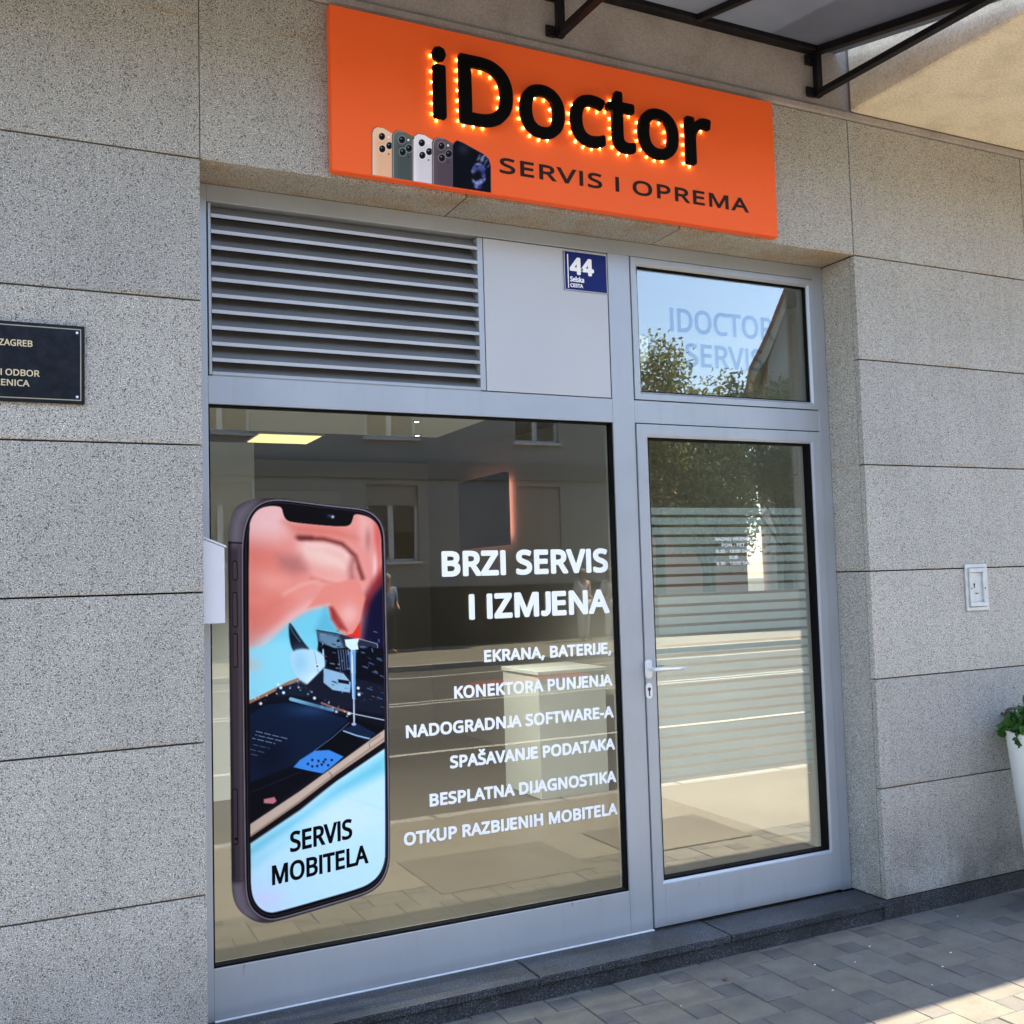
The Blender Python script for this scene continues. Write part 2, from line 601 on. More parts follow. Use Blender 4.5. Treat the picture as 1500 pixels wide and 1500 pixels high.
def leaf_mat(name, a, b_, trans=0.3):
    m, nt, b = new_mat(name)
    geo = N(nt, "ShaderNodeNewGeometry")
    c = ramp(nt, geo.outputs["Random Per Island"], [(0.0, a), (1.0, b_)])
    nt.links.new(c, b.inputs["Base Color"])
    b.inputs["Roughness"].default_value = 0.5
    tl = N(nt, "ShaderNodeBsdfTranslucent")
    nt.links.new(c, tl.inputs[0])
    mx = N(nt, "ShaderNodeMixShader")
    mx.inputs[0].default_value = trans
    nt.links.new(b.outputs[0], mx.inputs[1])
    nt.links.new(tl.outputs[0], mx.inputs[2])
    nt.links.new(mx.outputs[0], nt.nodes["Material Output"].inputs[0])
    return m


M['leaf'] = leaf_mat("tree_leaf", (0.13, 0.16, 0.05), (0.30, 0.31, 0.13), 0.45)
M['herb'] = leaf_mat("herb_leaf", (0.022, 0.075, 0.008), (0.06, 0.17, 0.02))
M['dry_leaf'] = plain("dry_leaf", (0.16, 0.065, 0.025), 0.8, var=0.3, scale=120)
M['bark'] = plain("bark", (0.07, 0.055, 0.04), 0.95, var=0.3, scale=20, bmp=0.6, bscale=30)
M['house_gray'] = plain("gray_render", (0.34, 0.325, 0.29), 0.9, var=0.07, scale=1.2)
M['house_plinth'] = plain("dark_plinth", (0.035, 0.031, 0.024), 0.9, var=0.15, scale=3)
M['gable_gray'] = plain("pale_gable_render", (0.46, 0.44, 0.39), 0.9, var=0.06, scale=1.5)
M['house_band'] = plain("gray_band", (0.24, 0.225, 0.195), 0.9)
M['house_beige'] = plain("beige_render", (0.50, 0.44, 0.34), 0.9)
M['house_pink'] = plain("pink_render", (0.60, 0.27, 0.20), 0.9)
M['white_paint'] = plain("white_paint", (0.72, 0.70, 0.66), 0.5, var=0.03)
M['blind'] = plain("roller_blind", (0.36, 0.31, 0.24), 0.6)
M['tile'] = plain("roof_tile", (0.36, 0.12, 0.07), 0.8, var=0.25, scale=9)
M['dark_room'] = plain("dark_room", (0.015, 0.014, 0.012), 0.9)
M['in_wall'] = plain("shop_wall", (0.46, 0.445, 0.42), 0.8, var=0.03, scale=2)
M['in_white'] = plain("shop_partition", (0.80, 0.84, 0.88), 0.7, var=0.02)
M['in_cream'] = plain("cream_door", (0.55, 0.50, 0.38), 0.6, var=0.03)
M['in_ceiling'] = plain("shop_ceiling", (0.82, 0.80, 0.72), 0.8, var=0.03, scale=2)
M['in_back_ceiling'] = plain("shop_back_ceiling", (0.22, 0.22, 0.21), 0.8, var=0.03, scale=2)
M['in_floor'] = plain("shop_floor", (0.11, 0.095, 0.078), 0.4, var=0.08, scale=3)
M['counter'] = plain("counter_laminate", (0.74, 0.78, 0.76), 0.5, var=0.02)
M['tv'] = plain("television_screen", (0.006, 0.0065, 0.012), 0.5, var=0.1, spec=0.05)
M['skin'] = plain("skin", (0.42, 0.24, 0.17), 0.6)
M['hair'] = plain("gray_hair", (0.30, 0.26, 0.20), 0.8, var=0.2, scale=40)
M['cloth_blue'] = plain("blue_patterned_shirt", (0.22, 0.28, 0.42), 0.9, var=0.6, scale=25)
M['cloth_dark'] = plain("dark_trousers", (0.012, 0.014, 0.025), 0.9)
M['cloth_white'] = plain("white_clothes", (0.62, 0.60, 0.56), 0.9, var=0.06)
M['strap'] = plain("red_strap", (0.30, 0.03, 0.03), 0.7)


# ------------------------------------------------------------------ lettering (outlines of a plain humanist alphabet)
GLYPHS = {',':(215,[[(154,84),(136,23),(111,-42),(85,-103),(33,-103),(49,-38),(63,31),(73,93),(148,93)]]),
'-':(258,[[(32,184),(32,246),(226,246),(226,184)]]),
'.':(215,[[(58,43),(58,54),(60,64),(63,73),(67,79),(72,85),(107,97),(142,85),(148,79),(152,73),(155,64),(157,54),(157,43),(157,32),(155,23),(152,14),(148,7),(142,2),(107,-11),(72,2),(67,7),(63,14),(60,23),(58,32)]]),
'0':(459,[[(419,287),(419,260),(418,234),(416,209),(413,185),(409,163),(404,142),(399,122),(392,103),(384,86),(376,70),(366,56),(355,43),(343,31),(330,21),(316,12),(301,5),(285,-1),(267,-5),(248,-7),(229,-8),(204,-7),(181,-2),(160,5),(140,15),(122,27),(106,43),(92,60),(80,81),(69,103),(60,129),(52,156),(47,186),(43,217),(40,251),(39,287),(40,323),(42,357),(46,389),(51,418),(58,446),(67,471),(77,494),(89,514),(103,531),(119,547),(136,559),(156,569),(178,576),(202,580),(229,581),(253,580),(276,576),(298,569),(317,559),(335,547),(351,531),(366,514),(378,494),(389,471),(399,446),(406,418),(412,389),(416,357),(419,323)],[(110,287),(110,257),(112,228),(114,202),(117,178),(121,156),(127,137),(133,119),(141,103),(149,90),(159,78),(170,69),(183,62),(197,56),(212,53),(229,52),(245,53),(260,56),(274,61),(287,69),(298,78),(308,89),(317,103),(324,118),(331,136),(336,156),(340,178),(344,202),(346,228),(348,257),(348,287),(348,317),(346,346),(344,372),(340,396),(336,417),(331,437),(324,455),(317,470),(308,484),(298,495),(287,505),(274,512),(260,517),(245,520),(229,521),(212,520),(197,517),(183,512),(170,505),(159,495),(149,484),(141,470),(133,455),(127,437),(121,417),(117,396),(114,372),(112,346),(110,317)]]),
'1':(459,[[(285,0),(216,0),(216,400),(216,439),(217,470),(219,499),(196,477),(169,455),(108,405),(71,452),(226,573),(285,573)]]),
'2':(459,[[(417,0),(38,0),(38,59),(188,210),(261,287),(273,301),(283,314),(292,327),(300,340),(306,353),(312,366),(316,380),(319,394),(321,409),(322,424),(320,442),(317,458),(311,473),(304,485),(294,496),(282,505),(268,512),(254,517),(238,519),(221,520),(204,520),(189,518),(174,515),(160,511),(147,506),(134,500),(122,493),(109,485),(96,476),(83,466),(45,513),(94,548),(153,572),(166,575),(179,577),(192,579),(206,580),(221,581),(241,580),(261,578),(280,574),(297,569),(313,562),(327,554),(341,545),(353,534),(363,523),(372,510),(380,495),(386,480),(390,464),(393,447),(394,428),(393,410),(391,393),(387,376),(382,360),(375,344),(367,328),(358,313),(348,297),(337,282),(324,267),(247,185),(128,67),(128,64),(417,64)]]),
'3':(459,[[(395,439),(395,424),(393,410),(390,396),(386,384),(381,372),(375,361),(367,351),(359,342),(350,334),(340,326),(329,320),(317,314),(304,309),(291,305),(277,302),(277,298),(303,294),(326,288),(347,279),(364,268),(379,255),(391,240),(401,223),(408,205),(412,185),(413,163),(412,143),(409,125),(405,107),(398,90),(390,74),(379,59),(367,46),(353,34),(336,23),(318,14),(297,6),(275,0),(250,-5),(223,-7),(193,-8),(176,-8),(158,-7),(142,-6),(126,-4),(110,-1),(95,2),(80,6),(65,11),(50,17),(36,23),(36,89),(51,82),(66,76),(81,71),(97,66),(114,61),(130,58),(147,55),(163,53),(179,52),(194,51),(223,53),(249,56),(271,62),(290,71),(305,81),(317,94),(327,109),(334,126),(338,144),(339,164),(338,178),(336,191),(332,203),(327,213),(320,223),(312,231),(303,238),(292,245),(279,250),(265,255),(250,259),(234,262),(217,264),(198,265),(179,265),(123,265),(123,326),(180,326),(198,326),(215,328),(231,330),(245,334),(259,339),(271,345),(282,352),(291,359),(300,368),(307,377),(313,387),(317,398),(321,409),(323,421),(323,434),(322,450),(319,464),(313,477),(305,489),(295,498),(283,507),(269,513),(254,518),(237,520),(219,521),(164,515),(117,498),(75,473),(39,521),(52,531),(66,539),(81,548),(98,556),(115,563),(134,569),(153,574),(174,578),(196,580),(218,581),(252,579),(283,574),(309,566),(332,555),(352,540),(367,524),(380,505),(388,485),(394,462)]]),
'4':(459,[[(443,130),(359,130),(359,0),(291,0),(291,130),(17,130),(17,190),(286,576),(359,576),(359,193),(443,193)],[(291,374),(291,412),(293,444),(294,474),(295,500),(292,500),(276,468),(257,438),(86,193),(291,193)]]),
'5':(459,[[(221,351),(243,350),(265,348),(285,344),(304,338),(322,331),(339,322),(354,312),(367,301),(379,288),(389,274),(398,258),(404,241),(409,223),(412,204),(413,183),(412,160),(409,138),(404,118),(397,98),(387,81),(376,64),(363,49),(349,36),(332,25),(314,15),(294,7),(273,0),(250,-4),(225,-7),(199,-8),(181,-8),(164,-7),(148,-5),(132,-3),(116,0),(101,3),(87,8),(74,12),(62,17),(51,23),(51,90),(63,83),(76,77),(90,71),(105,66),(121,62),(137,59),(153,56),(169,54),(184,53),(200,52),(216,53),(232,54),(247,57),(261,61),(274,65),(286,71),(297,78),(307,86),(316,96),(323,106),(330,118),(334,131),(338,145),(340,160),(341,176),(339,197),(335,216),(328,234),(319,249),(306,262),(291,273),(272,281),(251,287),(226,291),(197,292),(146,288),(99,280),(64,302),(86,573),(373,573),(373,508),(146,508),(132,342),(169,348)]]),
'6':(459,[[(44,245),(44,264),(45,284),(47,304),(48,323),(51,342),(54,361),(58,380),(63,398),(68,416),(75,433),(82,450),(90,466),(99,481),(110,496),(121,510),(134,522),(147,534),(162,544),(179,554),(196,562),(215,569),(235,574),(258,578),(281,580),(306,581),(344,579),(377,573),(377,513),(344,520),(308,523),(287,522),(267,520),(248,516),(231,511),(216,504),(202,496),(189,487),(177,477),(167,466),(158,454),(150,441),(142,427),(136,412),(131,396),(127,380),(123,363),(120,346),(118,328),(116,310),(115,291),(119,291),(150,326),(194,350),(205,353),(217,355),(229,357),(242,358),(255,358),(274,358),(293,355),(310,351),(327,345),(342,338),(356,329),(369,319),(381,307),(391,293),(400,279),(408,262),(414,245),(418,226),(420,206),(421,184),(420,161),(417,140),(413,119),(407,100),(399,82),(389,65),(378,50),(365,37),(351,25),(336,15),(319,7),(301,0),(281,-4),(261,-7),(239,-8),(223,-7),(207,-6),(192,-3),(177,2),(163,7),(149,14),(136,22),(123,31),(112,42),(101,54),(90,67),(81,81),(73,97),(65,114),(59,133),(54,152),(49,174),(46,196),(45,220)],[(238,51),(258,53),(276,57),(292,63),(307,72),(320,84),(331,98),(340,115),(346,136),(350,159),(351,184),(350,205),(347,224),(341,242),(334,257),(324,271),(311,283),(297,292),(280,298),(262,302),(241,303),(226,303),(212,301),(199,297),(186,293),(175,287),(164,281),(154,274),(146,266),(138,257),(131,248),(125,238),(121,228),(118,218),(116,208),(115,198),(123,146),(146,99),(185,64),(194,60),(204,56),(215,53),(226,52)]]),
'7':(459,[[(109,0),(344,508),(35,508),(35,573),(419,573),(419,518),(187,0)]]),
'8':(459,[[(229,581),(248,580),(267,578),(285,575),(302,571),(318,565),(332,558),(346,550),(358,541),(369,530),(378,519),(386,506),(392,492),(397,477),(399,461),(400,443),(400,430),(398,417),(395,405),(391,394),(385,383),(379,373),(372,364),(364,355),(355,346),(346,338),(291,303),(355,265),(366,256),(376,247),(386,237),(394,227),(401,216),(408,204),(412,191),(416,178),(418,164),(419,148),(418,130),(415,112),(410,95),(404,80),(395,65),(385,52),(374,40),(361,29),(346,20),(330,11),(313,4),(294,-1),(274,-5),(253,-7),(231,-8),(207,-7),(185,-5),(164,-1),(144,4),(126,10),(110,18),(95,28),(82,38),(71,50),(61,63),(53,77),(47,93),(43,109),(40,127),(39,146),(40,161),(42,176),(45,189),(50,202),(56,214),(63,225),(71,236),(79,246),(89,255),(99,264),(158,299),(107,336),(98,344),(90,353),(83,362),(77,372),(71,383),(66,393),(63,405),(60,417),(58,431),(58,444),(59,461),(61,477),(66,492),(72,506),(80,518),(90,530),(101,540),(113,549),(126,558),(141,565),(157,570),(174,575),(191,578),(209,580)],[(108,145),(109,129),(113,114),(119,100),(127,87),(138,76),(151,66),(167,58),(185,53),(206,49),(229,48),(252,49),(272,53),(290,58),(305,66),(319,76),(330,88),(339,101),(345,115),(348,131),(350,148),(349,159),(347,169),(344,179),(340,188),(335,197),(328,205),(321,213),(313,221),(303,228),(293,235),(229,265),(217,270),(157,237),(148,230),(140,222),(132,214),(126,206),(121,197),(116,188),(113,178),(110,168),(109,157)],[(228,524),(211,523),(195,520),(180,516),(167,510),(155,502),(145,493),(137,482),(131,470),(128,456),(127,441),(127,430),(129,419),(132,409),(136,400),(141,391),(179,357),(232,330),(282,357),(317,392),(322,400),(326,409),(328,419),(330,430),(330,441),(329,456),(326,470),(320,482),(312,493),(302,502),(290,510),(277,516),(262,520),(246,523)]]),
'9':(459,[[(417,328),(417,308),(416,289),(415,269),(413,250),(410,231),(407,211),(403,193),(398,174),(393,157),(387,139),(379,122),(371,106),(362,91),(351,77),(340,63),(328,50),(314,39),(299,28),(282,19),(265,11),(246,4),(225,-1),(203,-5),(179,-7),(154,-8),(117,-6),(82,0),(82,60),(115,53),(152,50),(174,50),(194,53),(213,56),(230,62),(245,68),(259,76),(272,85),(283,95),(294,106),(303,118),(311,131),(319,145),(325,160),(330,176),(334,192),(338,209),(341,226),(343,244),(345,262),(346,281),(341,281),(310,247),(266,223),(255,220),(244,217),(231,216),(218,214),(204,214),(185,215),(167,217),(150,221),(134,227),(118,235),(104,243),(91,254),(80,266),(69,279),(61,294),(53,310),(47,327),(43,346),(41,366),(40,387),(41,411),(44,433),(48,453),(55,473),(63,491),(73,507),(84,522),(97,536),(111,547),(127,557),(144,566),(162,572),(181,577),(201,580),(223,581),(239,580),(255,578),(270,575),(285,571),(299,565),(313,558),(326,550),(338,541),(350,530),(361,518),(371,505),(380,490),(388,475),(396,458),(402,439),(408,420),(412,399),(415,377),(416,353)],[(223,521),(204,520),(186,516),(170,509),(155,500),(142,488),(130,474),(121,457),(115,437),(111,414),(110,388),(111,367),(114,348),(120,330),(127,315),(137,301),(149,290),(163,281),(180,275),(198,271),(220,269),(235,270),(249,272),(262,275),(275,279),(286,285),(297,292),(307,299),(315,307),(323,315),(330,325),(336,334),(340,344),(343,354),(345,364),(346,374),(338,426),(315,474),(309,482),(302,490),(294,497),(286,503),(277,508),(267,513),(257,517),(246,519),(235,521)]]),
':':(215,[[(58,43),(58,54),(60,64),(63,73),(67,79),(72,85),(107,97),(142,85),(148,79),(152,73),(155,64),(157,54),(157,43),(157,32),(155,23),(152,14),(148,7),(142,2),(107,-11),(72,2),(67,7),(63,14),(60,23),(58,32)],[(58,387),(58,398),(60,408),(63,416),(67,423),(72,429),(107,441),(142,429),(148,423),(152,416),(155,408),(157,398),(157,387),(157,376),(155,366),(152,358),(148,351),(142,345),(107,332),(72,345),(67,351),(63,358),(60,366),(58,376)]]),
'A':(513,[[(437,0),(368,177),(141,177),(73,0),(0,0),(224,575),(289,575),(512,0)],[(282,415),(274,438),(263,473),(255,500),(247,468),(238,438),(230,415),(165,241),(346,241)]]),
'B':(521,[[(241,573),(282,571),(319,568),(351,561),(380,552),(404,541),(424,526),(439,508),(450,486),(457,460),(459,431),(458,417),(457,405),(454,393),(451,382),(446,371),(441,361),(434,351),(427,343),(419,335),(409,328),(399,321),(388,316),(376,311),(363,307),(350,304),(350,300),(364,297),(377,294),(390,290),(403,285),(415,279),(426,272),(436,265),(446,256),(454,246),(461,236),(467,224),(472,211),(475,196),(477,180),(478,163),(477,143),(474,124),(469,106),(463,89),(454,74),(443,60),(431,48),(418,37),(402,27),(385,19),(367,12),(347,7),(326,3),(303,1),(279,0),(78,0),(78,573)],[(256,329),(283,330),(307,333),(328,337),(344,344),(357,352),(367,363),(374,375),(380,389),(383,405),(384,423),(383,440),(379,456),(372,470),(363,481),(351,490),(336,498),(318,503),(297,508),(272,510),(245,511),(150,511),(150,329)],[(150,269),(150,61),(265,61),(294,62),(319,66),(340,72),(358,80),(371,91),(382,103),(390,117),(396,133),(400,150),(401,168),(400,180),(399,191),(396,202),(392,212),(388,221),(382,230),(374,238),(366,245),(355,251),(344,256),(330,261),(315,264),(299,267),(280,268),(260,269)]]),
'C':(507,[[(323,517),(305,517),(288,515),(271,512),(256,507),(241,502),(226,495),(213,487),(200,478),(189,467),(178,456),(168,443),(159,430),(152,415),(145,400),(139,383),(134,365),(130,347),(127,328),(126,307),(125,286),(126,259),(129,233),(133,208),(139,185),(147,164),(157,144),(168,126),(181,110),(196,96),(213,83),(231,73),(251,65),(273,60),(297,56),(322,55),(394,62),(460,78),(460,15),(393,-2),(312,-8),(278,-7),(247,-2),(217,5),(191,15),(166,28),(144,44),(124,62),(106,82),(91,105),(78,131),(68,158),(59,188),(54,219),(50,252),(49,287),(50,313),(52,337),(55,361),(60,384),(67,406),(75,427),(84,446),(95,465),(107,483),(120,499),(134,514),(150,527),(168,539),(186,550),(206,559),(227,567),(250,573),(273,577),(298,580),(324,581),(341,580),(359,579),(376,577),(392,575),(409,572),(425,568),(440,564),(455,559),(469,553),(482,547),(453,486),(394,508),(381,511),(367,514),(353,516),(338,517)]]),
'D':(585,[[(536,292),(535,255),(531,220),(524,188),(514,158),(501,131),(485,106),(467,84),(447,64),(424,47),(399,33),(371,21),(341,12),(309,5),(274,1),(237,0),(78,0),(78,573),(254,573),(288,571),(320,567),(350,561),(378,552),(404,540),(428,526),(450,510),(470,491),(487,470),(502,446),(514,420),(524,392),(531,361),(535,328)],[(460,289),(459,319),(456,346),(451,371),(444,394),(435,415),(424,433),(411,450),(396,464),(380,477),(361,487),(341,496),(319,502),(296,507),(271,510),(244,511),(150,511),(150,62),(228,62),(272,64),(311,71),(346,82),(377,98),(402,119),(423,144),(439,174),(451,208),(458,246)]]),
'E':(446,[[(398,0),(78,0),(78,573),(398,573),(398,509),(150,509),(150,330),(383,330),(383,268),(150,268),(150,63),(398,63)]]),
'F':(416,[[(150,0),(78,0),(78,573),(398,573),(398,509),(150,509),(150,306),(383,306),(383,243),(150,243)]]),
'G':(584,[[(326,302),(524,302),(524,22),(506,16),(487,11),(468,6),(450,2),(431,-1),(411,-3),(391,-5),(369,-7),(347,-8),(323,-8),(289,-7),(256,-2),(226,5),(199,15),(173,28),(150,43),(129,61),(111,81),(94,104),(81,130),(69,157),(60,186),(54,218),(50,251),(49,286),(50,321),(55,354),(62,385),(71,415),(84,442),(100,467),(117,490),(138,510),(160,528),(186,544),(213,557),(243,567),(275,575),(309,579),(346,581),(365,580),(383,579),(401,577),(419,575),(437,572),(454,568),(470,564),(486,559),(501,553),(516,547),(489,484),(421,508),(405,511),(390,514),(374,516),(358,517),(342,517),(315,516),(290,513),(267,507),(245,499),(225,489),(206,477),(189,463),(174,447),(161,429),(150,409),(141,388),(134,365),(128,340),(125,314),(124,286),(125,260),(128,234),(132,210),(138,187),(146,166),(156,146),(168,127),(182,111),(198,96),(216,84),(236,73),(258,65),(283,59),(310,56),(340,55),(404,59),(452,68),(452,238),(326,238)]]),
'H':(594,[[(516,0),(443,0),(443,267),(150,267),(150,0),(78,0),(78,573),(150,573),(150,330),(443,330),(443,573),(516,573)]]),
'I':(272,[[(239,0),(32,0),(32,42),(99,57),(99,515),(32,531),(32,573),(239,573),(239,531),(172,515),(172,57),(239,42)]]),
'J':(219,[[(-3,-152),(-37,-150),(-63,-142),(-63,-81),(-35,-87),(-5,-89),(33,-81),(63,-53),(67,-44),(70,-34),(72,-23),(73,-11),(74,3),(74,573),(146,573),(146,9),(145,-13),(143,-32),(139,-51),(134,-67),(128,-82),(120,-96),(110,-108),(100,-118),(88,-127),(75,-135),(61,-141),(47,-146),(31,-150),(14,-152)]]),
'K':(496,[[(496,0),(411,0),(209,273),(150,222),(150,0),(78,0),(78,573),(150,573),(150,290),(199,345),(249,399),(403,573),(488,573),(261,323)]]),
'L':(420,[[(78,0),(78,573),(150,573),(150,64),(400,64),(400,0)]]),
'M':(727,[[(330,0),(142,502),(139,502),(142,461),(144,407),(144,347),(144,0),(78,0),(78,573),(184,573),(361,103),(364,103),(544,573),(650,573),(650,0),(578,0),(578,352),(579,408),(581,460),(584,501),(581,501),(390,0)]]),
'N':(610,[[(532,0),(447,0),(141,476),(138,476),(141,432),(143,378),(144,320),(144,0),(78,0),(78,573),(161,573),(467,99),(470,99),(468,137),(466,193),(464,249),(464,573),(532,573)]]),
'O':(626,[[(577,287),(577,261),(575,236),(571,212),(567,189),(561,166),(553,145),(544,125),(534,107),(523,89),(510,73),(496,58),(481,44),(465,32),(447,22),(428,13),(407,5),(386,-1),(363,-5),(339,-7),(314,-8),(287,-7),(262,-5),(239,0),(217,6),(196,13),(177,22),(159,33),(143,45),(128,59),(114,73),(101,90),(90,107),(80,126),(72,146),(65,167),(59,189),(55,212),(51,237),(50,262),(49,288),(50,322),(54,355),(59,386),(67,415),(78,442),(91,467),(106,490),(123,510),(143,529),(166,545),(190,558),(218,568),(247,575),(280,580),(314,581),(348,580),(379,576),(408,568),(434,558),(459,545),(481,529),(501,511),(519,490),(534,468),(547,442),(558,415),(567,386),(573,355),(576,322)],[(125,287),(126,259),(128,233),(132,208),(138,184),(145,163),(154,143),(165,125),(177,109),(191,95),(207,83),(225,72),(245,65),(266,59),(289,56),(314,55),(339,56),(362,59),(383,65),(402,72),(420,83),(435,95),(449,109),(462,125),(472,143),(481,163),(488,184),(494,208),(498,233),(500,259),(501,287),(499,329),(494,366),(485,400),(472,430),(456,457),(436,479),(412,496),(384,508),(351,516),(314,518),(289,517),(266,514),(245,508),(225,500),(207,490),(191,478),(177,464),(165,449),(154,431),(145,411),(138,389),(132,366),(128,342),(126,315)]]),
'P':(485,[[(229,573),(272,571),(309,566),(342,557),(370,544),(393,528),(411,509),(426,487),(436,463),(442,435),(444,404),(444,390),(442,376),(440,363),(437,350),(433,336),(427,324),(421,312),(413,300),(405,289),(395,278),(383,268),(371,259),(356,251),(341,244),(324,238),(306,232),(285,228),(264,225),(241,224),(216,223),(150,223),(150,0),(78,0),(78,573)],[(223,511),(150,511),(150,285),(208,285),(229,285),(248,287),(266,289),(283,292),(298,296),(312,302),(324,308),(335,315),(344,324),(352,334),(358,345),(363,357),(367,370),(369,385),(370,401),(368,422),(364,441),(357,457),(347,472),(334,484),(319,493),(300,501),(277,506),(252,510)]]),
'R':(499,[[(236,573),(263,572),(289,570),(312,566),(334,561),(353,555),(371,547),(386,537),(400,526),(412,514),(422,500),(430,485),(436,469),(441,450),(443,431),(444,410),(444,392),(442,376),(438,360),(433,346),(427,334),(420,322),(412,311),(404,302),(395,293),(385,285),(330,257),(487,0),(403,0),(264,237),(150,237),(150,0),(78,0),(78,573)],[(232,510),(150,510),(150,298),(236,298),(262,299),(286,302),(306,307),(323,315),(338,325),(349,337),(358,351),(365,368),(368,386),(370,407),(369,421),(367,434),(364,446),(360,457),(355,467),(348,475),(340,483),(331,489),(321,495),(310,500),(297,503),(282,506),(267,508),(250,510)]]),
'S':(440,[[(403,153),(402,133),(399,115),(394,97),(387,81),(378,66),(367,53),(354,40),(340,29),(324,20),(307,11),(288,4),(267,-1),(245,-5),(222,-7),(198,-8),(137,-5),(83,4),(41,19),(41,88),(113,65),(130,61),(147,58),(165,56),(183,55),(201,55),(218,55),(233,56),(247,59),(261,62),(273,66),(284,71),(293,76),(302,83),(310,90),(316,98),(321,106),(325,116),(328,125),(330,136),(330,147),(330,158),(328,168),(326,177),(323,186),(318,194),(313,202),(306,209),(298,216),(288,223),(277,230),(264,236),(250,243),(234,250),(216,257),(196,265),(131,294),(85,330),(57,375),(54,386),(51,397),(50,409),(48,421),(48,435),(49,452),(52,469),(56,485),(63,499),(71,513),(81,525),(93,536),(106,546),(120,555),(136,563),(153,569),(171,574),(190,578),(210,580),(231,581),(250,580),(268,579),(285,577),(302,575),(318,572),(389,549),(366,487),(302,508),(288,512),(274,514),(259,516),(244,517),(229,517),(215,517),(202,516),(190,513),(179,511),(169,507),(160,502),(152,497),(145,491),(138,485),(133,478),(121,434),(122,423),(123,412),(125,403),(129,394),(133,386),(139,378),(145,371),(153,364),(162,357),(172,351),(246,318),(266,311),(284,303),(301,295),(317,287),(332,279),(345,270),(357,260),(367,250),(377,239),(385,228),(391,215),(396,202),(400,187),(402,171)]]),
'T':(446,[[(259,0),(187,0),(187,509),(8,509),(8,573),(437,573),(437,509),(259,509)]]),
'U':(586,[[(513,202),(512,179),(509,156),(505,135),(498,115),(489,95),(479,77),(466,60),(451,45),(435,32),(416,20),(395,10),(372,2),(347,-4),(320,-7),(290,-8),(250,-6),(213,1),(181,13),(152,29),(128,50),(108,75),(92,103),(81,133),(74,167),(72,204),(72,573),(144,573),(144,201),(146,175),(150,150),(158,129),(168,110),(182,93),(198,79),(218,68),(240,61),(266,56),(294,55),(314,55),(333,58),(350,61),(365,67),(379,73),(391,81),(402,91),(412,101),(420,113),(427,126),(432,139),(436,154),(439,169),(441,185),(442,202),(442,573),(513,573)]]),
'V':(481,[[(481,573),(277,0),(204,0),(0,573),(75,573),(204,205),(220,160),(231,119),(241,80),(250,119),(262,161),(277,207),(405,573)]]),
'W':(746,[[(735,573),(583,0),(510,0),(399,375),(389,410),(380,443),(373,471),(370,488),(367,471),(361,443),(352,409),(342,373),(234,0),(161,0),(10,573),(85,573),(174,223),(183,186),(190,151),(196,118),(201,87),(206,119),(213,154),(222,191),(232,227),(333,573),(407,573),(512,225),(523,187),(532,151),(538,117),(544,87),(550,129),(560,175),(572,224),(660,573)]]),
'Y':(454,[[(227,291),(376,573),(454,573),(263,222),(263,0),(191,0),(191,219),(0,573),(79,573)]]),
'Z':(459,[[(427,0),(30,0),(30,55),(332,508),(40,508),(40,573),(419,573),(419,518),(118,64),(427,64)]]),
'a':(450,[[(231,437),(261,436),(287,432),(311,425),(331,415),(347,403),(361,387),(371,368),(379,346),(383,321),(385,293),(385,0),(334,0),(320,61),(317,61),(279,22),(234,-1),(172,-8),(157,-7),(143,-6),(129,-3),(116,1),(103,6),(91,12),(80,19),(71,27),(62,37),(55,48),(48,60),(43,73),(40,87),(38,103),(37,119),(39,144),(45,166),(55,186),(69,203),(87,219),(110,231),(137,241),(168,249),(203,254),(243,257),(316,259),(316,285),(315,305),(312,322),(308,337),(301,350),(293,359),(283,367),(271,373),(258,377),(243,379),(227,380),(214,380),(201,379),(188,377),(175,374),(163,370),(106,347),(84,400),(151,426),(166,430),(182,433),(198,435),(214,437)],[(252,208),(222,206),(196,202),(173,197),(155,190),(141,182),(130,172),(121,161),(115,148),(111,134),(110,119),(111,105),(113,93),(118,82),(124,73),(132,66),(141,60),(152,55),(163,52),(175,50),(188,49),(210,50),(229,54),(247,60),(264,68),(279,79),(292,92),(302,108),(309,127),(314,148),(315,172),(315,210)]]),
'c':(385,[[(241,-8),(218,-7),(197,-4),(177,0),(157,7),(139,15),(122,26),(107,38),(93,52),(80,69),(69,87),(60,108),(53,131),(48,156),(45,183),(44,213),(45,243),(48,271),(54,297),(61,321),(71,342),(82,360),(95,377),(109,392),(125,404),(142,415),(161,423),(181,429),(201,434),(223,437),(245,438),(309,431),(358,415),(337,356),(292,370),(244,376),(227,375),(212,373),(197,369),(184,364),(172,358),(162,350),(152,340),(144,329),(137,317),(131,303),(126,288),(122,271),(119,253),(118,234),(117,213),(118,193),(119,175),(122,157),(126,141),(131,126),(137,112),(144,100),(152,89),(161,79),(172,71),(183,65),(196,60),(209,56),(224,54),(240,53),(302,60),(351,78),(351,15),(304,-2)]]),
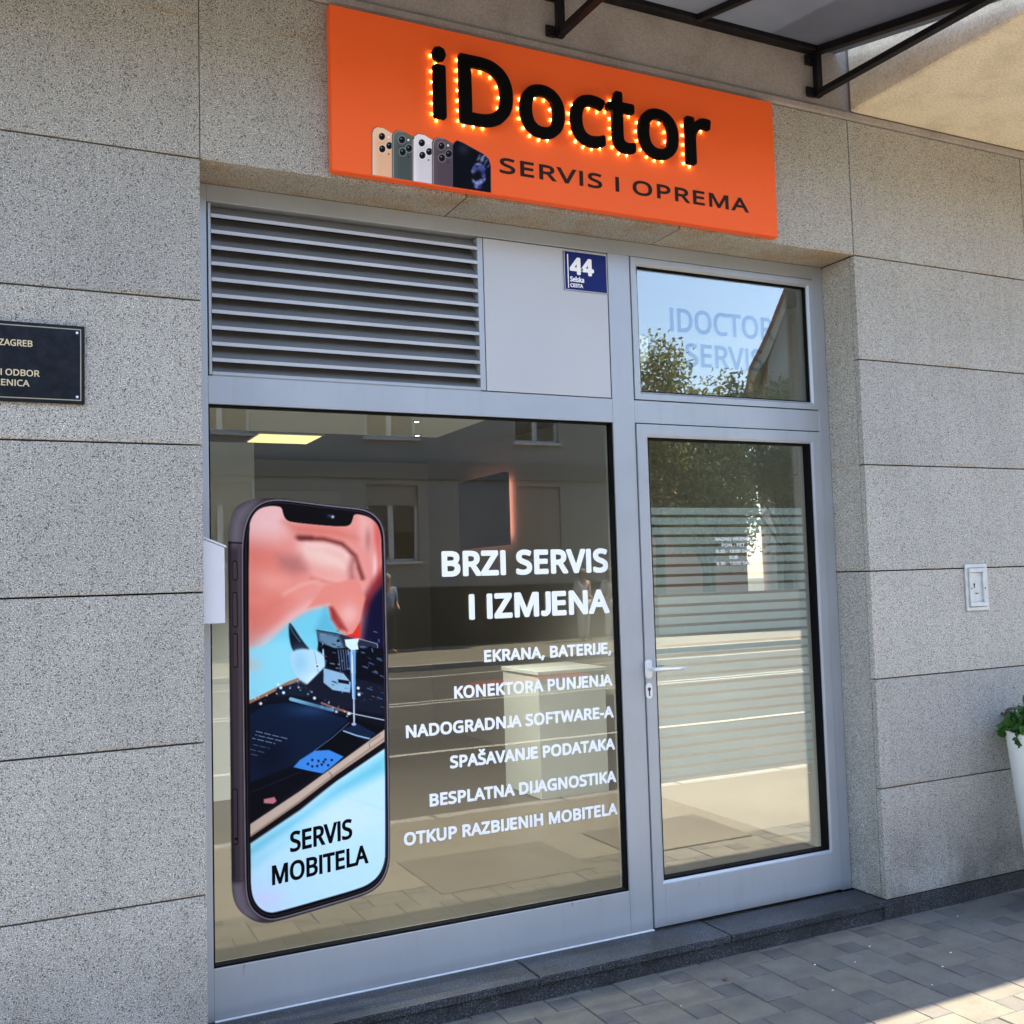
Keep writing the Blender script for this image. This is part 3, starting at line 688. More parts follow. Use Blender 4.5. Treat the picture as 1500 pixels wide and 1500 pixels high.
'e':(452,[[(234,438),(256,437),(276,434),(295,429),(313,422),(329,414),(344,403),(358,391),(370,378),(381,363),(390,346),(398,328),(404,309),(408,288),(411,267),(411,244),(411,201),(117,201),(119,173),(124,148),(131,126),(141,107),(154,90),(170,77),(187,66),(207,58),(230,54),(254,52),(270,52),(285,53),(300,55),(314,57),(327,60),(392,82),(392,20),(327,-1),(314,-4),(300,-6),(284,-7),(268,-8),(251,-8),(227,-7),(204,-4),(183,1),(162,8),(143,17),(125,28),(109,41),(94,55),(81,72),(70,91),(61,112),(53,134),(48,158),(45,184),(44,212),(45,239),(48,265),(53,289),(59,312),(68,333),(78,352),(90,369),(103,385),(118,399),(134,411),(152,420),(171,428),(191,433),(212,437)],[(233,380),(214,379),(196,375),(180,368),(166,359),(154,348),(143,334),(134,318),(127,300),(122,280),(119,257),(338,257),(337,272),(336,285),(334,298),(330,310),(326,322),(321,332),(316,342),(309,350),(301,358),(292,364),(283,370),(272,374),(260,378),(247,379)]]),
'i':(207,[[(139,430),(139,0),(68,0),(68,430)],[(104,591),(133,580),(145,546),(133,512),(104,501),(75,512),(63,546),(75,580)]]),
'k':(428,[[(138,291),(137,257),(135,221),(138,221),(152,240),(172,264),(189,285),(326,430),(409,430),(235,246),(421,0),(336,0),(187,200),(138,158),(138,0),(68,0),(68,609),(138,609)]]),
'l':(207,[[(139,0),(68,0),(68,609),(139,609)]]),
'o':(485,[[(442,216),(441,195),(440,175),(437,156),(433,138),(428,121),(422,105),(415,90),(407,76),(398,63),(388,51),(377,40),(365,30),(352,21),(339,13),(324,7),(309,1),(293,-3),(277,-6),(259,-7),(241,-8),(225,-7),(208,-6),(193,-3),(177,1),(163,7),(149,13),(135,21),(123,30),(111,40),(100,51),(90,63),(81,76),(73,90),(65,105),(59,121),(54,138),(49,156),(46,175),(45,195),(44,216),(45,243),(48,269),(53,293),(60,316),(68,336),(79,355),(91,372),(105,387),(120,400),(137,412),(156,421),(176,428),(197,434),(220,437),(244,438),(267,437),(288,434),(309,428),(328,421),(347,412),(364,400),(379,387),(393,372),(406,355),(417,336),(426,316),(433,293),(438,269),(441,243)],[(117,216),(118,196),(119,177),(122,160),(126,143),(130,128),(136,114),(143,101),(152,89),(161,79),(172,71),(183,63),(197,58),(211,54),(226,51),(243,51),(260,51),(275,54),(289,58),(303,63),(314,71),(325,79),(334,89),(343,101),(350,114),(356,128),(360,143),(364,160),(367,177),(368,196),(369,216),(368,236),(367,254),(364,272),(360,288),(355,303),(349,317),(342,329),(334,341),(324,350),(314,359),(302,366),(289,371),(275,375),(259,378),(242,379),(217,377),(195,372),(176,363),(160,351),(147,335),(136,317),(128,295),(122,271),(118,245)]]),
'r':(331,[[(269,438),(295,437),(319,433),(310,368),(287,372),(264,374),(217,363),(176,334),(149,289),(145,278),(142,266),(140,255),(139,242),(139,229),(139,0),(68,0),(68,430),(126,430),(134,351),(137,351),(170,395),(214,426),(224,430),(235,434),(246,436),(257,437)]]),
's':(384,[[(348,119),(347,103),(345,88),(341,74),(335,61),(327,49),(318,38),(308,29),(296,20),(283,13),(268,6),(252,1),(235,-3),(216,-6),(197,-7),(176,-8),(159,-8),(142,-7),(127,-5),(113,-3),(99,-1),(42,19),(42,83),(104,60),(118,56),(133,53),(148,51),(163,49),(178,49),(198,50),(216,52),(232,55),(245,60),(256,66),(264,74),(271,82),(276,91),(279,101),(280,112),(271,141),(239,167),(174,196),(103,228),(91,234),(81,242),(72,249),(64,258),(57,266),(51,276),(47,286),(43,298),(42,310),(41,324),(43,345),(48,364),(57,380),(69,395),(85,408),(104,419),(125,427),(149,433),(174,437),(202,438),(275,430),(339,409),(315,353),(258,372),(197,380),(181,380),(166,378),(153,375),(141,371),(131,366),(123,360),(116,353),(112,346),(109,337),(108,328),(119,298),(154,274),(219,246),(289,215),(300,208),(310,201),(318,193),(326,185),(333,176),(338,166),(343,156),(346,144),(347,132)]]),
't':(290,[[(212,50),(245,53),(272,59),(272,5),(240,-4),(200,-8),(186,-8),(174,-6),(161,-4),(149,-1),(138,4),(127,9),(116,16),(107,24),(99,33),(91,44),(85,57),(80,71),(77,87),(74,105),(74,125),(74,375),(13,375),(13,409),(75,437),(103,528),(144,528),(144,430),(269,430),(269,375),(144,375),(144,127),(145,112),(147,99),(151,87),(156,77),(163,69),(171,62),(180,57),(190,53),(200,50)]]),
'Š':(440,[[(403,153),(402,133),(399,115),(394,97),(387,81),(378,66),(367,53),(354,40),(340,29),(324,20),(307,11),(288,4),(267,-1),(245,-5),(222,-7),(198,-8),(137,-5),(83,4),(41,19),(41,88),(113,65),(130,61),(147,58),(165,56),(183,55),(201,55),(218,55),(233,56),(247,59),(261,62),(273,66),(284,71),(293,76),(302,83),(310,90),(316,98),(321,106),(325,116),(328,125),(330,136),(330,147),(330,158),(328,168),(326,177),(323,186),(318,194),(313,202),(306,209),(298,216),(288,223),(277,230),(264,236),(250,243),(234,250),(216,257),(196,265),(131,294),(85,330),(57,375),(54,386),(51,397),(50,409),(48,421),(48,435),(49,452),(52,469),(56,485),(63,499),(71,513),(81,525),(93,536),(106,546),(120,555),(136,563),(153,569),(171,574),(190,578),(210,580),(231,581),(250,580),(268,579),(285,577),(302,575),(318,572),(389,549),(366,487),(302,508),(288,512),(274,514),(259,516),(244,517),(229,517),(215,517),(202,516),(190,513),(179,511),(169,507),(160,502),(152,497),(145,491),(138,485),(133,478),(121,434),(122,423),(123,412),(125,403),(129,394),(133,386),(139,378),(145,371),(153,364),(162,357),(172,351),(246,318),(266,311),(284,303),(301,295),(317,287),(332,279),(345,270),(357,260),(367,250),(377,239),(385,228),(391,215),(396,202),(400,187),(402,171)],[(192,629),(164,668),(127,711),(93,747),(93,757),(141,757),(184,724),(227,683),(271,724),(314,757),(364,757),(364,747),(329,711),(291,668),(264,629)]]),
' ':(208,[])}


_j = [(66, 573), (66, 190)] + [(66 - 60 * 1.0 * (1 - math.cos(t)) * 0.9, 190 - 122 * math.sin(t)) for t in (0.5, 0.9, 1.25)] + [(-30, 66), (-62, 76), (-62, 14), (-26, 2), (10, 0)]
_j += [(48, 8), (86, 32), (114, 74), (128, 124), (132, 190), (132, 573)]
GLYPHS['I'] = (216, [[(72, 0), (72, 573), (144, 573), (144, 0)]])
GLYPHS['J'] = (236, [[(int(x + 96), int(y)) for x, y in _j]])


def offset_contour(c, o, rnd):
    n = len(c)
    out = []
    for i in range(n):
        p0, p1, p2 = np.array(c[i - 1], float), np.array(c[i], float), np.array(c[(i + 1) % n], float)
        e1, e2 = p1 - p0, p2 - p1
        l1, l2 = np.hypot(*e1), np.hypot(*e2)
        if l1 < 1e-6 or l2 < 1e-6:
            continue
        n1, n2 = np.array((e1[1], -e1[0])) / l1, np.array((e2[1], -e2[0])) / l2
        cr = e1[0] * e2[1] - e1[1] * e2[0]
        dt = float(np.clip(n1 @ n2, -1, 1))
        if rnd and cr > 0 and dt < 0.85:
            a1, a2 = math.atan2(n1[1], n1[0]), math.atan2(n2[1], n2[0])
            da = (a2 - a1) % (2 * math.pi)
            for k in range(5):
                a = a1 + da * k / 4
                out.append(p1 + o * np.array((math.cos(a), math.sin(a))))
        else:
            b = n1 + n2
            lb = np.hypot(*b)
            if lb < 0.3:
                out.append(p1 + o * n1)
                out.append(p1 + o * n2)
                continue
            b /= lb
            k = min(1.0 / max(b @ n1, 0.2), 2.2)
            out.append(p1 + o * k * b)
    return [tuple(q) for q in out]


def glyph_runs(s, xs, off, track, rnd):
    """contours of each character, in font units; stems are thickened by off"""
    x, runs = 0.0, []
    for ch in s:
        adv, sp = GLYPHS[ch]
        g = []
        if sp:
            area = lambda c: sum(c[i - 1][0] * c[i][1] - c[i][0] * c[i - 1][1] for i in range(len(c)))
            sgn = 1 if area(max(sp, key=lambda c: abs(area(c)))) > 0 else -1
            for c in sp:
                c2 = [(x + p[0] * xs, p[1]) for p in (c if sgn > 0 else c[::-1])]
                g.append(offset_contour(c2, off, rnd))
        runs.append(g)
        x += (adv + track) * xs
    return runs


def fill(contours):
    vs, es = [], []
    for c in contours:
        b = len(vs)
        vs += [Vector(p) for p in c]
        es += [(b + i, b + (i + 1) % len(c)) for i in range(len(c))]
    ov, oe, of, *_ = delaunay_2d_cdt(vs, es, [], 0, 1e-4)
    V = np.array([(v.x, v.y) for v in ov])
    T = np.array([f for f in of if len(f) == 3])
    cen = V[T].mean(axis=1)
    w = np.zeros(len(T))
    for c in contours:
        a = np.array(c)
        b = np.roll(a, -1, axis=0)
        for p, q in zip(a, b):
            up = (p[1] <= cen[:, 1]) & (q[1] > cen[:, 1])
            dn = (p[1] > cen[:, 1]) & (q[1] <= cen[:, 1])
            side = (q[0] - p[0]) * (cen[:, 1] - p[1]) - (cen[:, 0] - p[0]) * (q[1] - p[1])
            w += (up & (side > 0)).astype(float) - (dn & (side < 0))
    return V, T[np.abs(w) > 0.5]


def fit_text(s, width, cap, off, track, rnd=False):
    """scale so that the text is exactly width x cap metres; returns runs in metres from its lower left corner"""
    r0 = glyph_runs(s, 1.0, 0.0, track, False)
    xsall = [p[0] for g in r0 for c in g for p in c]
    w0 = max(xsall) - min(xsall)
    k = cap / (573.0 + 2 * off)
    xs = (width / k - 2 * off) / w0
    runs = glyph_runs(s, xs, off, track, rnd)
    mx = min(p[0] for g in runs for c in g for p in c)
    return [[[((p[0] - mx) * k, (p[1] + off) * k) for p in c] for c in g] for g in runs]


def text_mesh(name, runs, place, depth, mat, parent, bev=0.0):
    """place(u, v, d) -> world point, d measured towards the viewer"""
    verts, faces = [], []
    for g in runs:
        if not g:
            continue
        V, T = fill(g)
        b = len(verts)
        n = len(V)
        verts += [place(p[0], p[1], depth) for p in V]
        edges = {}
        for t in T:
            faces.append(tuple(int(b + i) for i in t))
            for i in range(3):
                e = (int(t[i]), int(t[(i + 1) % 3]))
                edges[e] = True
        if depth > 0.0004:
            verts += [place(p[0], p[1], 0.0) for p in V]
            for (i, j) in edges:
                if (j, i) not in edges:
                    faces.append((b + j, b + i, b + n + i, b + n + j))
    me = bpy.data.meshes.new(name)
    me.from_pydata([tuple(v) for v in verts], [], faces)
    me.validate()
    me.update()
    return link(name, me, mat, parent)


def on_wall(x, y, z, slope=0.0):
    return lambda u, v, d: (x + u, y - d, z + v + slope * u)


def flat_text(name, s, x0, x1, z, cap, y, mat, parent, off=24, track=0, depth=0.0015, z1=None, rnd=False):
    sl = 0.0 if z1 is None else (z1 - z) / (x1 - x0)
    return text_mesh(name, fit_text(s, x1 - x0, cap, off, track, rnd), on_wall(x0, y, z, sl), depth, mat, parent)


# ------------------------------------------------------------------ printing (soft-edged inks laid on a grid of points)
def seg_dist(P, poly):
    """signed distance to a polygon, negative inside"""
    a = np.asarray(poly, float)
    b = np.roll(a, -1, axis=0)
    d2 = np.full(len(P), 1e18)
    inside = np.zeros(len(P), bool)
    for p, q in zip(a, b):
        e = q - p
        t = np.clip(((P - p) @ e) / max(e @ e, 1e-12), 0, 1)
        dd = P - (p + t[:, None] * e)
        d2 = np.minimum(d2, (dd ** 2).sum(1))
        c = ((p[1] > P[:, 1]) != (q[1] > P[:, 1]))
        with np.errstate(divide='ignore', invalid='ignore'):
            xi = (q[0] - p[0]) * (P[:, 1] - p[1]) / (q[1] - p[1]) + p[0]
        inside ^= c & (P[:, 0] < xi)
    d = np.sqrt(d2)
    return np.where(inside, -d, d)


def line_dist(P, pts):
    a = np.asarray(pts, float)
    d2 = np.full(len(P), 1e18)
    for p, q in zip(a[:-1], a[1:]):
        e = q - p
        t = np.clip(((P - p) @ e) / max(e @ e, 1e-12), 0, 1)
        dd = P - (p + t[:, None] * e)
        d2 = np.minimum(d2, (dd ** 2).sum(1))
    return np.sqrt(d2)


def smooth(pts, n=2):
    P = np.asarray(pts, float)
    for _ in range(n):
        Q = np.roll(P, -1, axis=0)
        P = np.stack([0.75 * P + 0.25 * Q, 0.25 * P + 0.75 * Q], 1).reshape(-1, 2)
    return [tuple(p) for p in P]


class Print:
    def __init__(self, x0, x1, y0, y1, step):
        self.nx, self.ny = int((x1 - x0) / step) + 1, int((y1 - y0) / step) + 1
        gx, gy = np.meshgrid(np.linspace(x0, x1, self.nx), np.linspace(y0, y1, self.ny))
        self.P = np.stack([gx.ravel(), gy.ravel()], 1)
        self.C = np.zeros((len(self.P), 3))
        self.A = np.zeros(len(self.P))
        self.clip = None

    def over(self, a, col, alpha=1.0):
        a = np.clip(a, 0, 1) * alpha
        if self.clip is not None:
            a = a * self.clip
        col = np.asarray(col, float)
        self.C = self.C * (1 - a)[:, None] + col * a[:, None]
        return self

    @staticmethod
    def cov(d, blur):
        return 0.5 - d / max(blur, 0.4)

    def poly(self, pts, col, blur=0.8, alpha=1.0):
        c = Print.cov(seg_dist(self.P, pts), blur)
        c = np.clip(c, 0, 1)
        c = c * c * (3 - 2 * c)
        return self.over(c, col, alpha)

    def line(self, pts, w, col, blur=0.8, alpha=1.0):
        c = np.clip(Print.cov(line_dist(self.P, pts) - w / 2, blur), 0, 1)
        return self.over(c * c * (3 - 2 * c), col, alpha)

    def blob(self, x, y, rx, ry, col, alpha=1.0, rot=0.0):
        d = self.P - (x, y)
        c, s = math.cos(rot), math.sin(rot)
        u, v = d[:, 0] * c + d[:, 1] * s, -d[:, 0] * s + d[:, 1] * c
        return self.over(np.exp(-((u / rx) ** 2 + (v / ry) ** 2)), col, alpha)

    def disc(self, x, y, r, col, blur=0.8, alpha=1.0, ry=None):
        d = self.P - (x, y)
        ry = r if ry is None else ry
        return self.over(Print.cov((np.sqrt((d[:, 0] / r) ** 2 + (d[:, 1] / ry) ** 2) - 1) * min(r, ry), blur), col, alpha)

    def build(self, name, to_world, mat, parent=None):
        W = to_world(self.P)
        C = np.clip(self.C / 255.0, 0, 1)
        L = np.where(C <= 0.04045, C / 12.92, ((C + 0.055) / 1.055) ** 2.4)
        idx = np.arange(self.nx * self.ny).reshape(self.ny, self.nx)
        q = np.stack([idx[:-1, :-1], idx[1:, :-1], idx[1:, 1:], idx[:-1, 1:]], -1).reshape(-1, 4)
        q = q[self.A[q].max(1) > 0.01]
        used, inv = np.unique(q, return_inverse=True)
        q = inv.reshape(-1, 4)
        me = bpy.data.meshes.new(name)
        me.from_pydata(W[used].tolist(), [], q.tolist())
        at = me.color_attributes.new("ink", 'FLOAT_COLOR', 'POINT')
        buf = np.concatenate([L[used], self.A[used, None]], 1).astype(np.float32)
        at.data.foreach_set("color", buf.ravel())
        me.update()
        return link(name, me, mat, parent)


MR = np.array([list(rgt2), list(dwn2), list(fwd)])


def artwork_to_plane(P, y):
    """the artist drew these flat prints in perspective: lay the drawing's points out on the upright plane at y"""
    ray = np.stack([(P[:, 0] - 750) / F_PX, (P[:, 1] - CY_PX) / F_PX, np.ones(len(P))], 1) @ MR
    t = (y - CAM[1]) / ray[:, 1]
    return np.array(CAM) + ray * t[:, None]

# ================================================================== GROUND
GZ = -0.09
ROAD_Z = GZ - 0.11

tag(MB().box(-120, 140, -160, 60, ROAD_Z - 0.5, ROAD_Z - 0.006).build('ground', M['earth']), kind='structure')
tag(MB().box(-60, 80, -14.3, -2.62, ROAD_Z - 0.005, ROAD_Z).build('road', M['asphalt']), kind='structure')
near = MB().box(-60, -2.6, -2.5, 0.0, ROAD_Z, GZ).box(6.0, 80, -2.5, 0.0, ROAD_Z, GZ).box(-2.6, 6.0, -2.5, -1.12, ROAD_Z, GZ)
tag(near.build('pavement', M['asphalt_walk']), kind='structure')
tag(MB().box(-2.6, 6.0, -1.12, 0.12, ROAD_Z, GZ - 0.004).build('paving_bed', M['bed']), kind='structure')
far = MB().box(-60, 80, -60.0, -14.45, ROAD_Z, GZ)
tag(far.build('far_pavement', M['asphalt_walk']), kind='structure')
kb = MB()
for i in range(-50, 80):
    kb.box(i, i + 0.995, -2.62, -2.5, ROAD_Z - 0.1, GZ + 0.004, 0.012)
tag(kb.build('kerb', M['kerb']), kind='structure')
kb = MB()
for i in range(-40, 70):
    kb.box(i, i + 0.995, -14.45, -14.3, ROAD_Z - 0.1, GZ + 0.004, 0.012)
tag(kb.build('far_kerb', M['kerb']), kind='structure')

# two-size concrete pavers: big squares of a, small squares of b, turning round each other
a_, b_ = 0.2045, 0.1023
vs, fs, ink = [], [], []
g = 0.0012


def paver(cx, cy, s, col):
    x0, x1, y0, y1 = cx - s / 2 + g, cx + s / 2 - g, max(cy - s / 2 + g, -1.118), min(cy + s / 2 - g, 0.012)
    if y1 - y0 < 0.012 or x0 < -2.6 or x1 > 6.0:
        return
    c = 0.003
    z = GZ + random.uniform(-0.0012, 0.0012)
    tx, ty = random.uniform(-0.0012, 0.0012), random.uniform(-0.0012, 0.0012)
    b = len(vs)
    for (zz, i) in ((ROAD_Z, 0.0), (z - c, 0.0), (z, c)):
        for (px, py, sx, sy) in ((x0 + i, y0 + i, -1, -1), (x1 - i, y0 + i, 1, -1), (x1 - i, y1 - i, 1, 1), (x0 + i, y1 - i, -1, 1)):
            vs.append((px, py, zz + (tx * sx + ty * sy if zz > ROAD_Z else 0)))
            ink.append((*col, 1))
    for k in range(4):
        n = (k + 1) % 4
        fs.append((b + k, b + n, b + 4 + n, b + 4 + k))
        fs.append((b + 4 + k, b + 4 + n, b + 8 + n, b + 8 + k))
    fs.append((b + 8, b + 9, b + 10, b + 11))


for m_ in range(-40, 60):
    for n_ in range(-40, 40):
        sx = 1.806 + m_ * a_ - n_ * b_
        sy = -0.063 + m_ * b_ + n_ * a_
        if not (-2.9 < sx < 6.3 and -1.4 < sy < 0.3):
            continue
        t = random.uniform(0.92, 1.08)
        w = random.uniform(-0.006, 0.006)
        paver(sx, sy, b_, (0.096 * t + w * 0.3, 0.093 * t, 0.090 * t - w * 0.3))
        t = random.uniform(0.92, 1.08)
        paver(sx + (a_ + b_) / 2, sy - (a_ - b_) / 2, a_, (0.122 * t + w * 0.6, 0.117 * t, 0.103 * t - w * 0.6))
me = bpy.data.meshes.new('paving')
me.from_pydata(vs, [], fs)
me.color_attributes.new("ink", 'FLOAT_COLOR', 'POINT').data.foreach_set("color", np.array(ink, np.float32).ravel())
tag(link('paving', me, M['paver']), kind='structure')

# repair patch in the pavement, an added stand-in patch beside it, road paint
tag(MB().prism([(1.40, -0.93), (2.31, -0.93), (2.31, -1.60), (1.40, -1.62)], 'z', GZ, GZ + 0.004).build('pavement_patch', M['asphalt_patch']), kind='structure')
tag(MB().prism([(2.62, -1.02), (3.46, -1.02), (3.49, -1.66), (2.62, -1.62)], 'z', GZ + 0.003, GZ + 0.007).build('pavement_patch', M['asphalt_patch']), kind='structure')  # added on the pavement in place of the dark mat inside the door
pt = MB()
for y, w in ((-9.35, 0.09), (-9.62, 0.09), (-5.6, 0.10), (-13.1, 0.12)):
    pt.box(-60, 80, y - w / 2, y + w / 2, ROAD_Z, ROAD_Z + 0.004)
tag(pt.build('road_marking', M['road_paint']), kind='structure')
tag(MB().prism([(5.6, -10.6), (6.2, -11.6), (8.4, -12.1), (8.4, -11.2)], 'z', ROAD_Z, ROAD_Z + 0.004).build('red_road_marking', M['red_paint']), kind='structure')

# ================================================================== BUILDING
bld = thing('shop_building', 'granite clad shop building with a tall plaster wall above the ground floor', 'building', (1.5, 0.1, 0))
XR, XL, TOP = 3.011, 0.0, 3.66
GAP = 0.0028
cl = MB()
lev = [3.0 - 0.5 * k for k in range(7)]


def slab(x0, x1, z0, z1):
    cl.box(x0 + GAP, x1 - GAP, 0.0, 0.03, z0 + GAP, z1 - GAP, 0.0015)


for x0, x1 in ((-1.21, 0.0), (-2.42, -1.21), (-3.63, -2.42), (-4.84, -3.63)):
    slab(x0, x1 if x1 != 0.0 else XL + GAP, 3.0, TOP)
    for k in range(6):
        slab(x0, x1 if x1 != 0.0 else XL + GAP, lev[k + 1], lev[k])
for x0, x1 in ((XR, 4.222), (4.222, 5.43), (5.43, 6.64), (6.64, 7.85), (7.85, 9.06)):
    slab(x0, x1, 3.0, TOP)
    for k in range(6):
        slab(x0 - (GAP if x0 == XR else 0), x1, lev[k + 1], lev[k])
for x0, x1 in ((0.0, 1.007), (1.007, 2.010), (2.010, XR)):
    slab(x0, x1, 3.0 - GAP, TOP)
cl.build('granite_cladding', M['granite'], bld)
# lintel soffit and the two reveals
sf = MB()
for x0, x1 in ((0.0, 1.007), (1.007, 2.010), (2.010, XR)):
    sf.box(x0 + GAP, x1 - GAP, 0.0325, 0.36, 3.0, 3.03, 0.0012)
for z0, z1 in ((0.0, 1.5), (1.5, 3.0)):
    sf.box(XR, XR + 0.03, 0.0325, 0.36, z0 + GAP, z1 - GAP, 0.0012)
    sf.box(XL - 0.03, XL, 0.0325, 0.36, z0 + GAP, z1 - GAP, 0.0012)
sf.build('opening_lining', M['granite'], bld)
bk = MB()
bk.box(-60, XL - 0.031, 0.031, 0.30, GZ - 0.5, TOP).box(XR + 0.031, 60, 0.031, 0.30, GZ - 0.5, TOP).box(XL - 0.031, XR + 0.031, 0.031, 0.30, 3.031, TOP)
bk.build('wall_backing', M['mortar'], bld)
pl = MB()
pl.box(-60, -0.0, 0.006, 0.03, GZ - 0.05, -0.003).box(3.0, 60, 0.006, 0.03, GZ - 0.05, -0.003)
pl.build('plinth', M['dark_granite_rough'], bld)
up = MB()
up.box(-60, 60, 0.01, 0.45, 3.712, 11.0)
up.build('plaster_wall', M['plaster'], bld)
co = MB()
co.prism([(-0.012, 3.668), (-0.012, 3.690), (0.006, 3.711), (0.12, 3.711), (0.12, 3.661), (0.0, 3.661)], 'x', -60, 60)
co.build('cornice_strip', M['plaster'], bld)
ba = MB()
ba.box(3.03, 9.5, -1.12, -0.002, 3.70, 4.75, 0.008)
ba.build('balcony', M['balcony'], bld)
rw = MB()
rw.box(-60, 60, 0.46, 9.0, 10.8, 11.2)
rw.build('roof', M['plaster'], bld)

# entrance step
st = thing('entrance_step', 'dark speckled granite step with a worn front edge below the shop front', 'step', (1.5, 0.1, GZ))
s1 = MB()
s1.box(0.001, 1.2235, -0.006, 0.30, -0.028, 0.0, 0.004, seg=2).box(1.2265, 2.125, -0.006, 0.30, -0.028, 0.0, 0.004, seg=2).box(2.128, 3.034, -0.006, 0.2, -0.028, -0.0005, 0.004, seg=2)
s1.build('tread', M['dark_granite'], st)
MB().box(0.0, 3.0, 0.0135, 0.30, GZ - 0.05, -0.0285).build('riser', M['dark_granite_rough'], st)

# ================================================================== SHOP FRONT
FY = 0.215
fr = thing('shopfront_frame', 'silver grey aluminium frame holding the louvre, shop window, fanlight and door', 'window frame', (1.5, FY, 0))
BACK = FY + 0.075
bv = 0.0012


def fpart(name, x0, x1, z0, z1, y=FY):
    return MB().box(x0, x1, y, BACK, z0, z1, bv).build(name, M['frame'], fr)


fpart('jamb', 0.002, 0.0570, 0.0, 2.998)
fpart('jamb', 2.9475, 3.009, 0.0, 2.998)
fpart('head_rail', 0.0575, 2.947, 2.934, 2.998, FY + 0.0008)
fpart('mullion', 1.7745, 1.8860, 0.0, 2.9335)
fpart('transom_rail', 0.0575, 1.7740, 2.1815, 2.2850, FY + 0.0008)
fpart('transom_rail', 1.8865, 2.9470, 2.1845, 2.2850, FY + 0.0008)
fpart('bottom_rail', 0.0575, 1.7740, 0.004, 0.1790, FY + 0.0008)
MB().box(0.0575, 1.885, FY - 0.012, FY - 0.0004, 0.0, 0.005, 0.001).build('drip_edge', M['steel'], fr)
MB().box(0.002, 3.009, BACK + 0.03, BACK + 0.034, 2.19, 2.28).build('backing_strip', M['gasket'], fr)

# louvre
lv = thing('louvre_vent', 'grey metal louvre grille with ten slats above the shop window', 'vent', (0.6, FY, 2.29))
lf = MB()
X0, X1, Z0, Z1 = 0.0625, 1.1700, 2.2895, 2.9290
lf.box(X0, X0 + 0.010, FY + 0.002, BACK, Z0, Z1, 0.001).box(X1 - 0.024, X1, FY + 0.002, BACK, Z0, Z1, 0.001)
lf.box(X0 + 0.0105, X1 - 0.0245, FY + 0.002, BACK, Z0, Z0 + 0.012, 0.001)
lf.build('frame', M['frame'], lv)
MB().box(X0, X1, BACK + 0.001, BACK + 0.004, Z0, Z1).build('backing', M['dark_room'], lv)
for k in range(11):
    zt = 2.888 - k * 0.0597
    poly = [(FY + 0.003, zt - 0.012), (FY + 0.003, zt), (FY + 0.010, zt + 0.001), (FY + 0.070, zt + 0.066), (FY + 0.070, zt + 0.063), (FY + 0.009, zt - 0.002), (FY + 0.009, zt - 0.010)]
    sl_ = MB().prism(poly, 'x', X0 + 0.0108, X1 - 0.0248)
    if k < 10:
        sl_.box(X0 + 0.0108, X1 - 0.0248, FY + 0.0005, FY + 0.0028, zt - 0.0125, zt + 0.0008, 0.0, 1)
    sl_.build('slat', [M['slat'], M['slat_lip_lit']], lv)

# blank panel beside it, with the house number
sp = MB().box(1.1745, 1.7700, FY + 0.003, BACK, 2.2895, 2.9300, 0.001).build('blank_panel', M['panel'])
tag(sp, 'flat pale grey metal panel between the louvre and the fanlight', 'panel')
MB().box(1.1705, 1.1742, FY + 0.02, BACK, 2.2895, 2.9300).build('panel_joint', M['gasket'], fr)
hn = thing('house_number_sign', 'dark blue enamel house number sign reading 44 on the grey panel', 'sign', (1.665, FY, 2.83))
NX0, NX1, NZ0, NZ1 = 1.553, 1.768, 2.748, 2.9215
MB().box(NX0, NX1, FY - 0.0015, FY + 0.0028, NZ0, NZ1, 0.0006).build('plate', M['blue_enamel'], hn)
MB().frame_xz(NX0, NX1, NZ0, NZ1, 0.0035, FY - 0.0022, FY - 0.0016, 0).build('border', M['panel'], hn)
MB().box(1.5695, 1.5740, FY - 0.0026, FY - 0.0016, 2.7575, 2.9055).build('bar', M['white_vinyl'], hn)
flat_text('numerals', '44', 1.5805, 1.7010, 2.8190, 0.0755, FY - 0.0016, M['white_vinyl'], hn, 44, -20, 0.001, rnd=True)
flat_text('street_name', 'Selska', 1.5810, 1.6500, 2.7865, 0.0225, FY - 0.0016, M['white_vinyl'], hn, 30, 0, 0.001)
flat_text('street_name', 'CESTA', 1.5810, 1.6440, 2.7625, 0.0165, FY - 0.0016, M['white_vinyl'], hn, 34, 0, 0.001)


def mitred(mb, x0, x1, z0, z1, w, y0, y1, wb=None, step=None):
    """sash profile with mitred corners; step = (inset, y) adds an inner sloping bead"""
    wb = w if wb is None else wb
    o = [(x0, z0), (x1, z0), (x1, z1), (x0, z1)]
    i = [(x0 + w, z0 + wb), (x1 - w, z0 + wb), (x1 - w, z1 - w), (x0 + w, z1 - w)]
    m_ = None
    bm = mb.bm
    vo = [[bm.verts.new((p[0], y, p[1])) for p in q] for q, y in ((o, y1), (o, y0), (i, y0 + (step or 0.0)), (i, y1))]
    if step:
        sft = 0.010
        mid = [(i[0][0] - sft, i[0][1] - sft), (i[1][0] + sft, i[1][1] - sft), (i[2][0] + sft, i[2][1] + sft), (i[3][0] - sft, i[3][1] + sft)]
        vo.insert(2, [bm.verts.new((p[0], y0, p[1])) for p in mid])
    for A, B in zip(vo, vo[1:] + vo[:1]):
        for k in range(4):
            bm.faces.new((A[k], A[(k + 1) % 4], B[(k + 1) % 4], B[k]))
    return mb


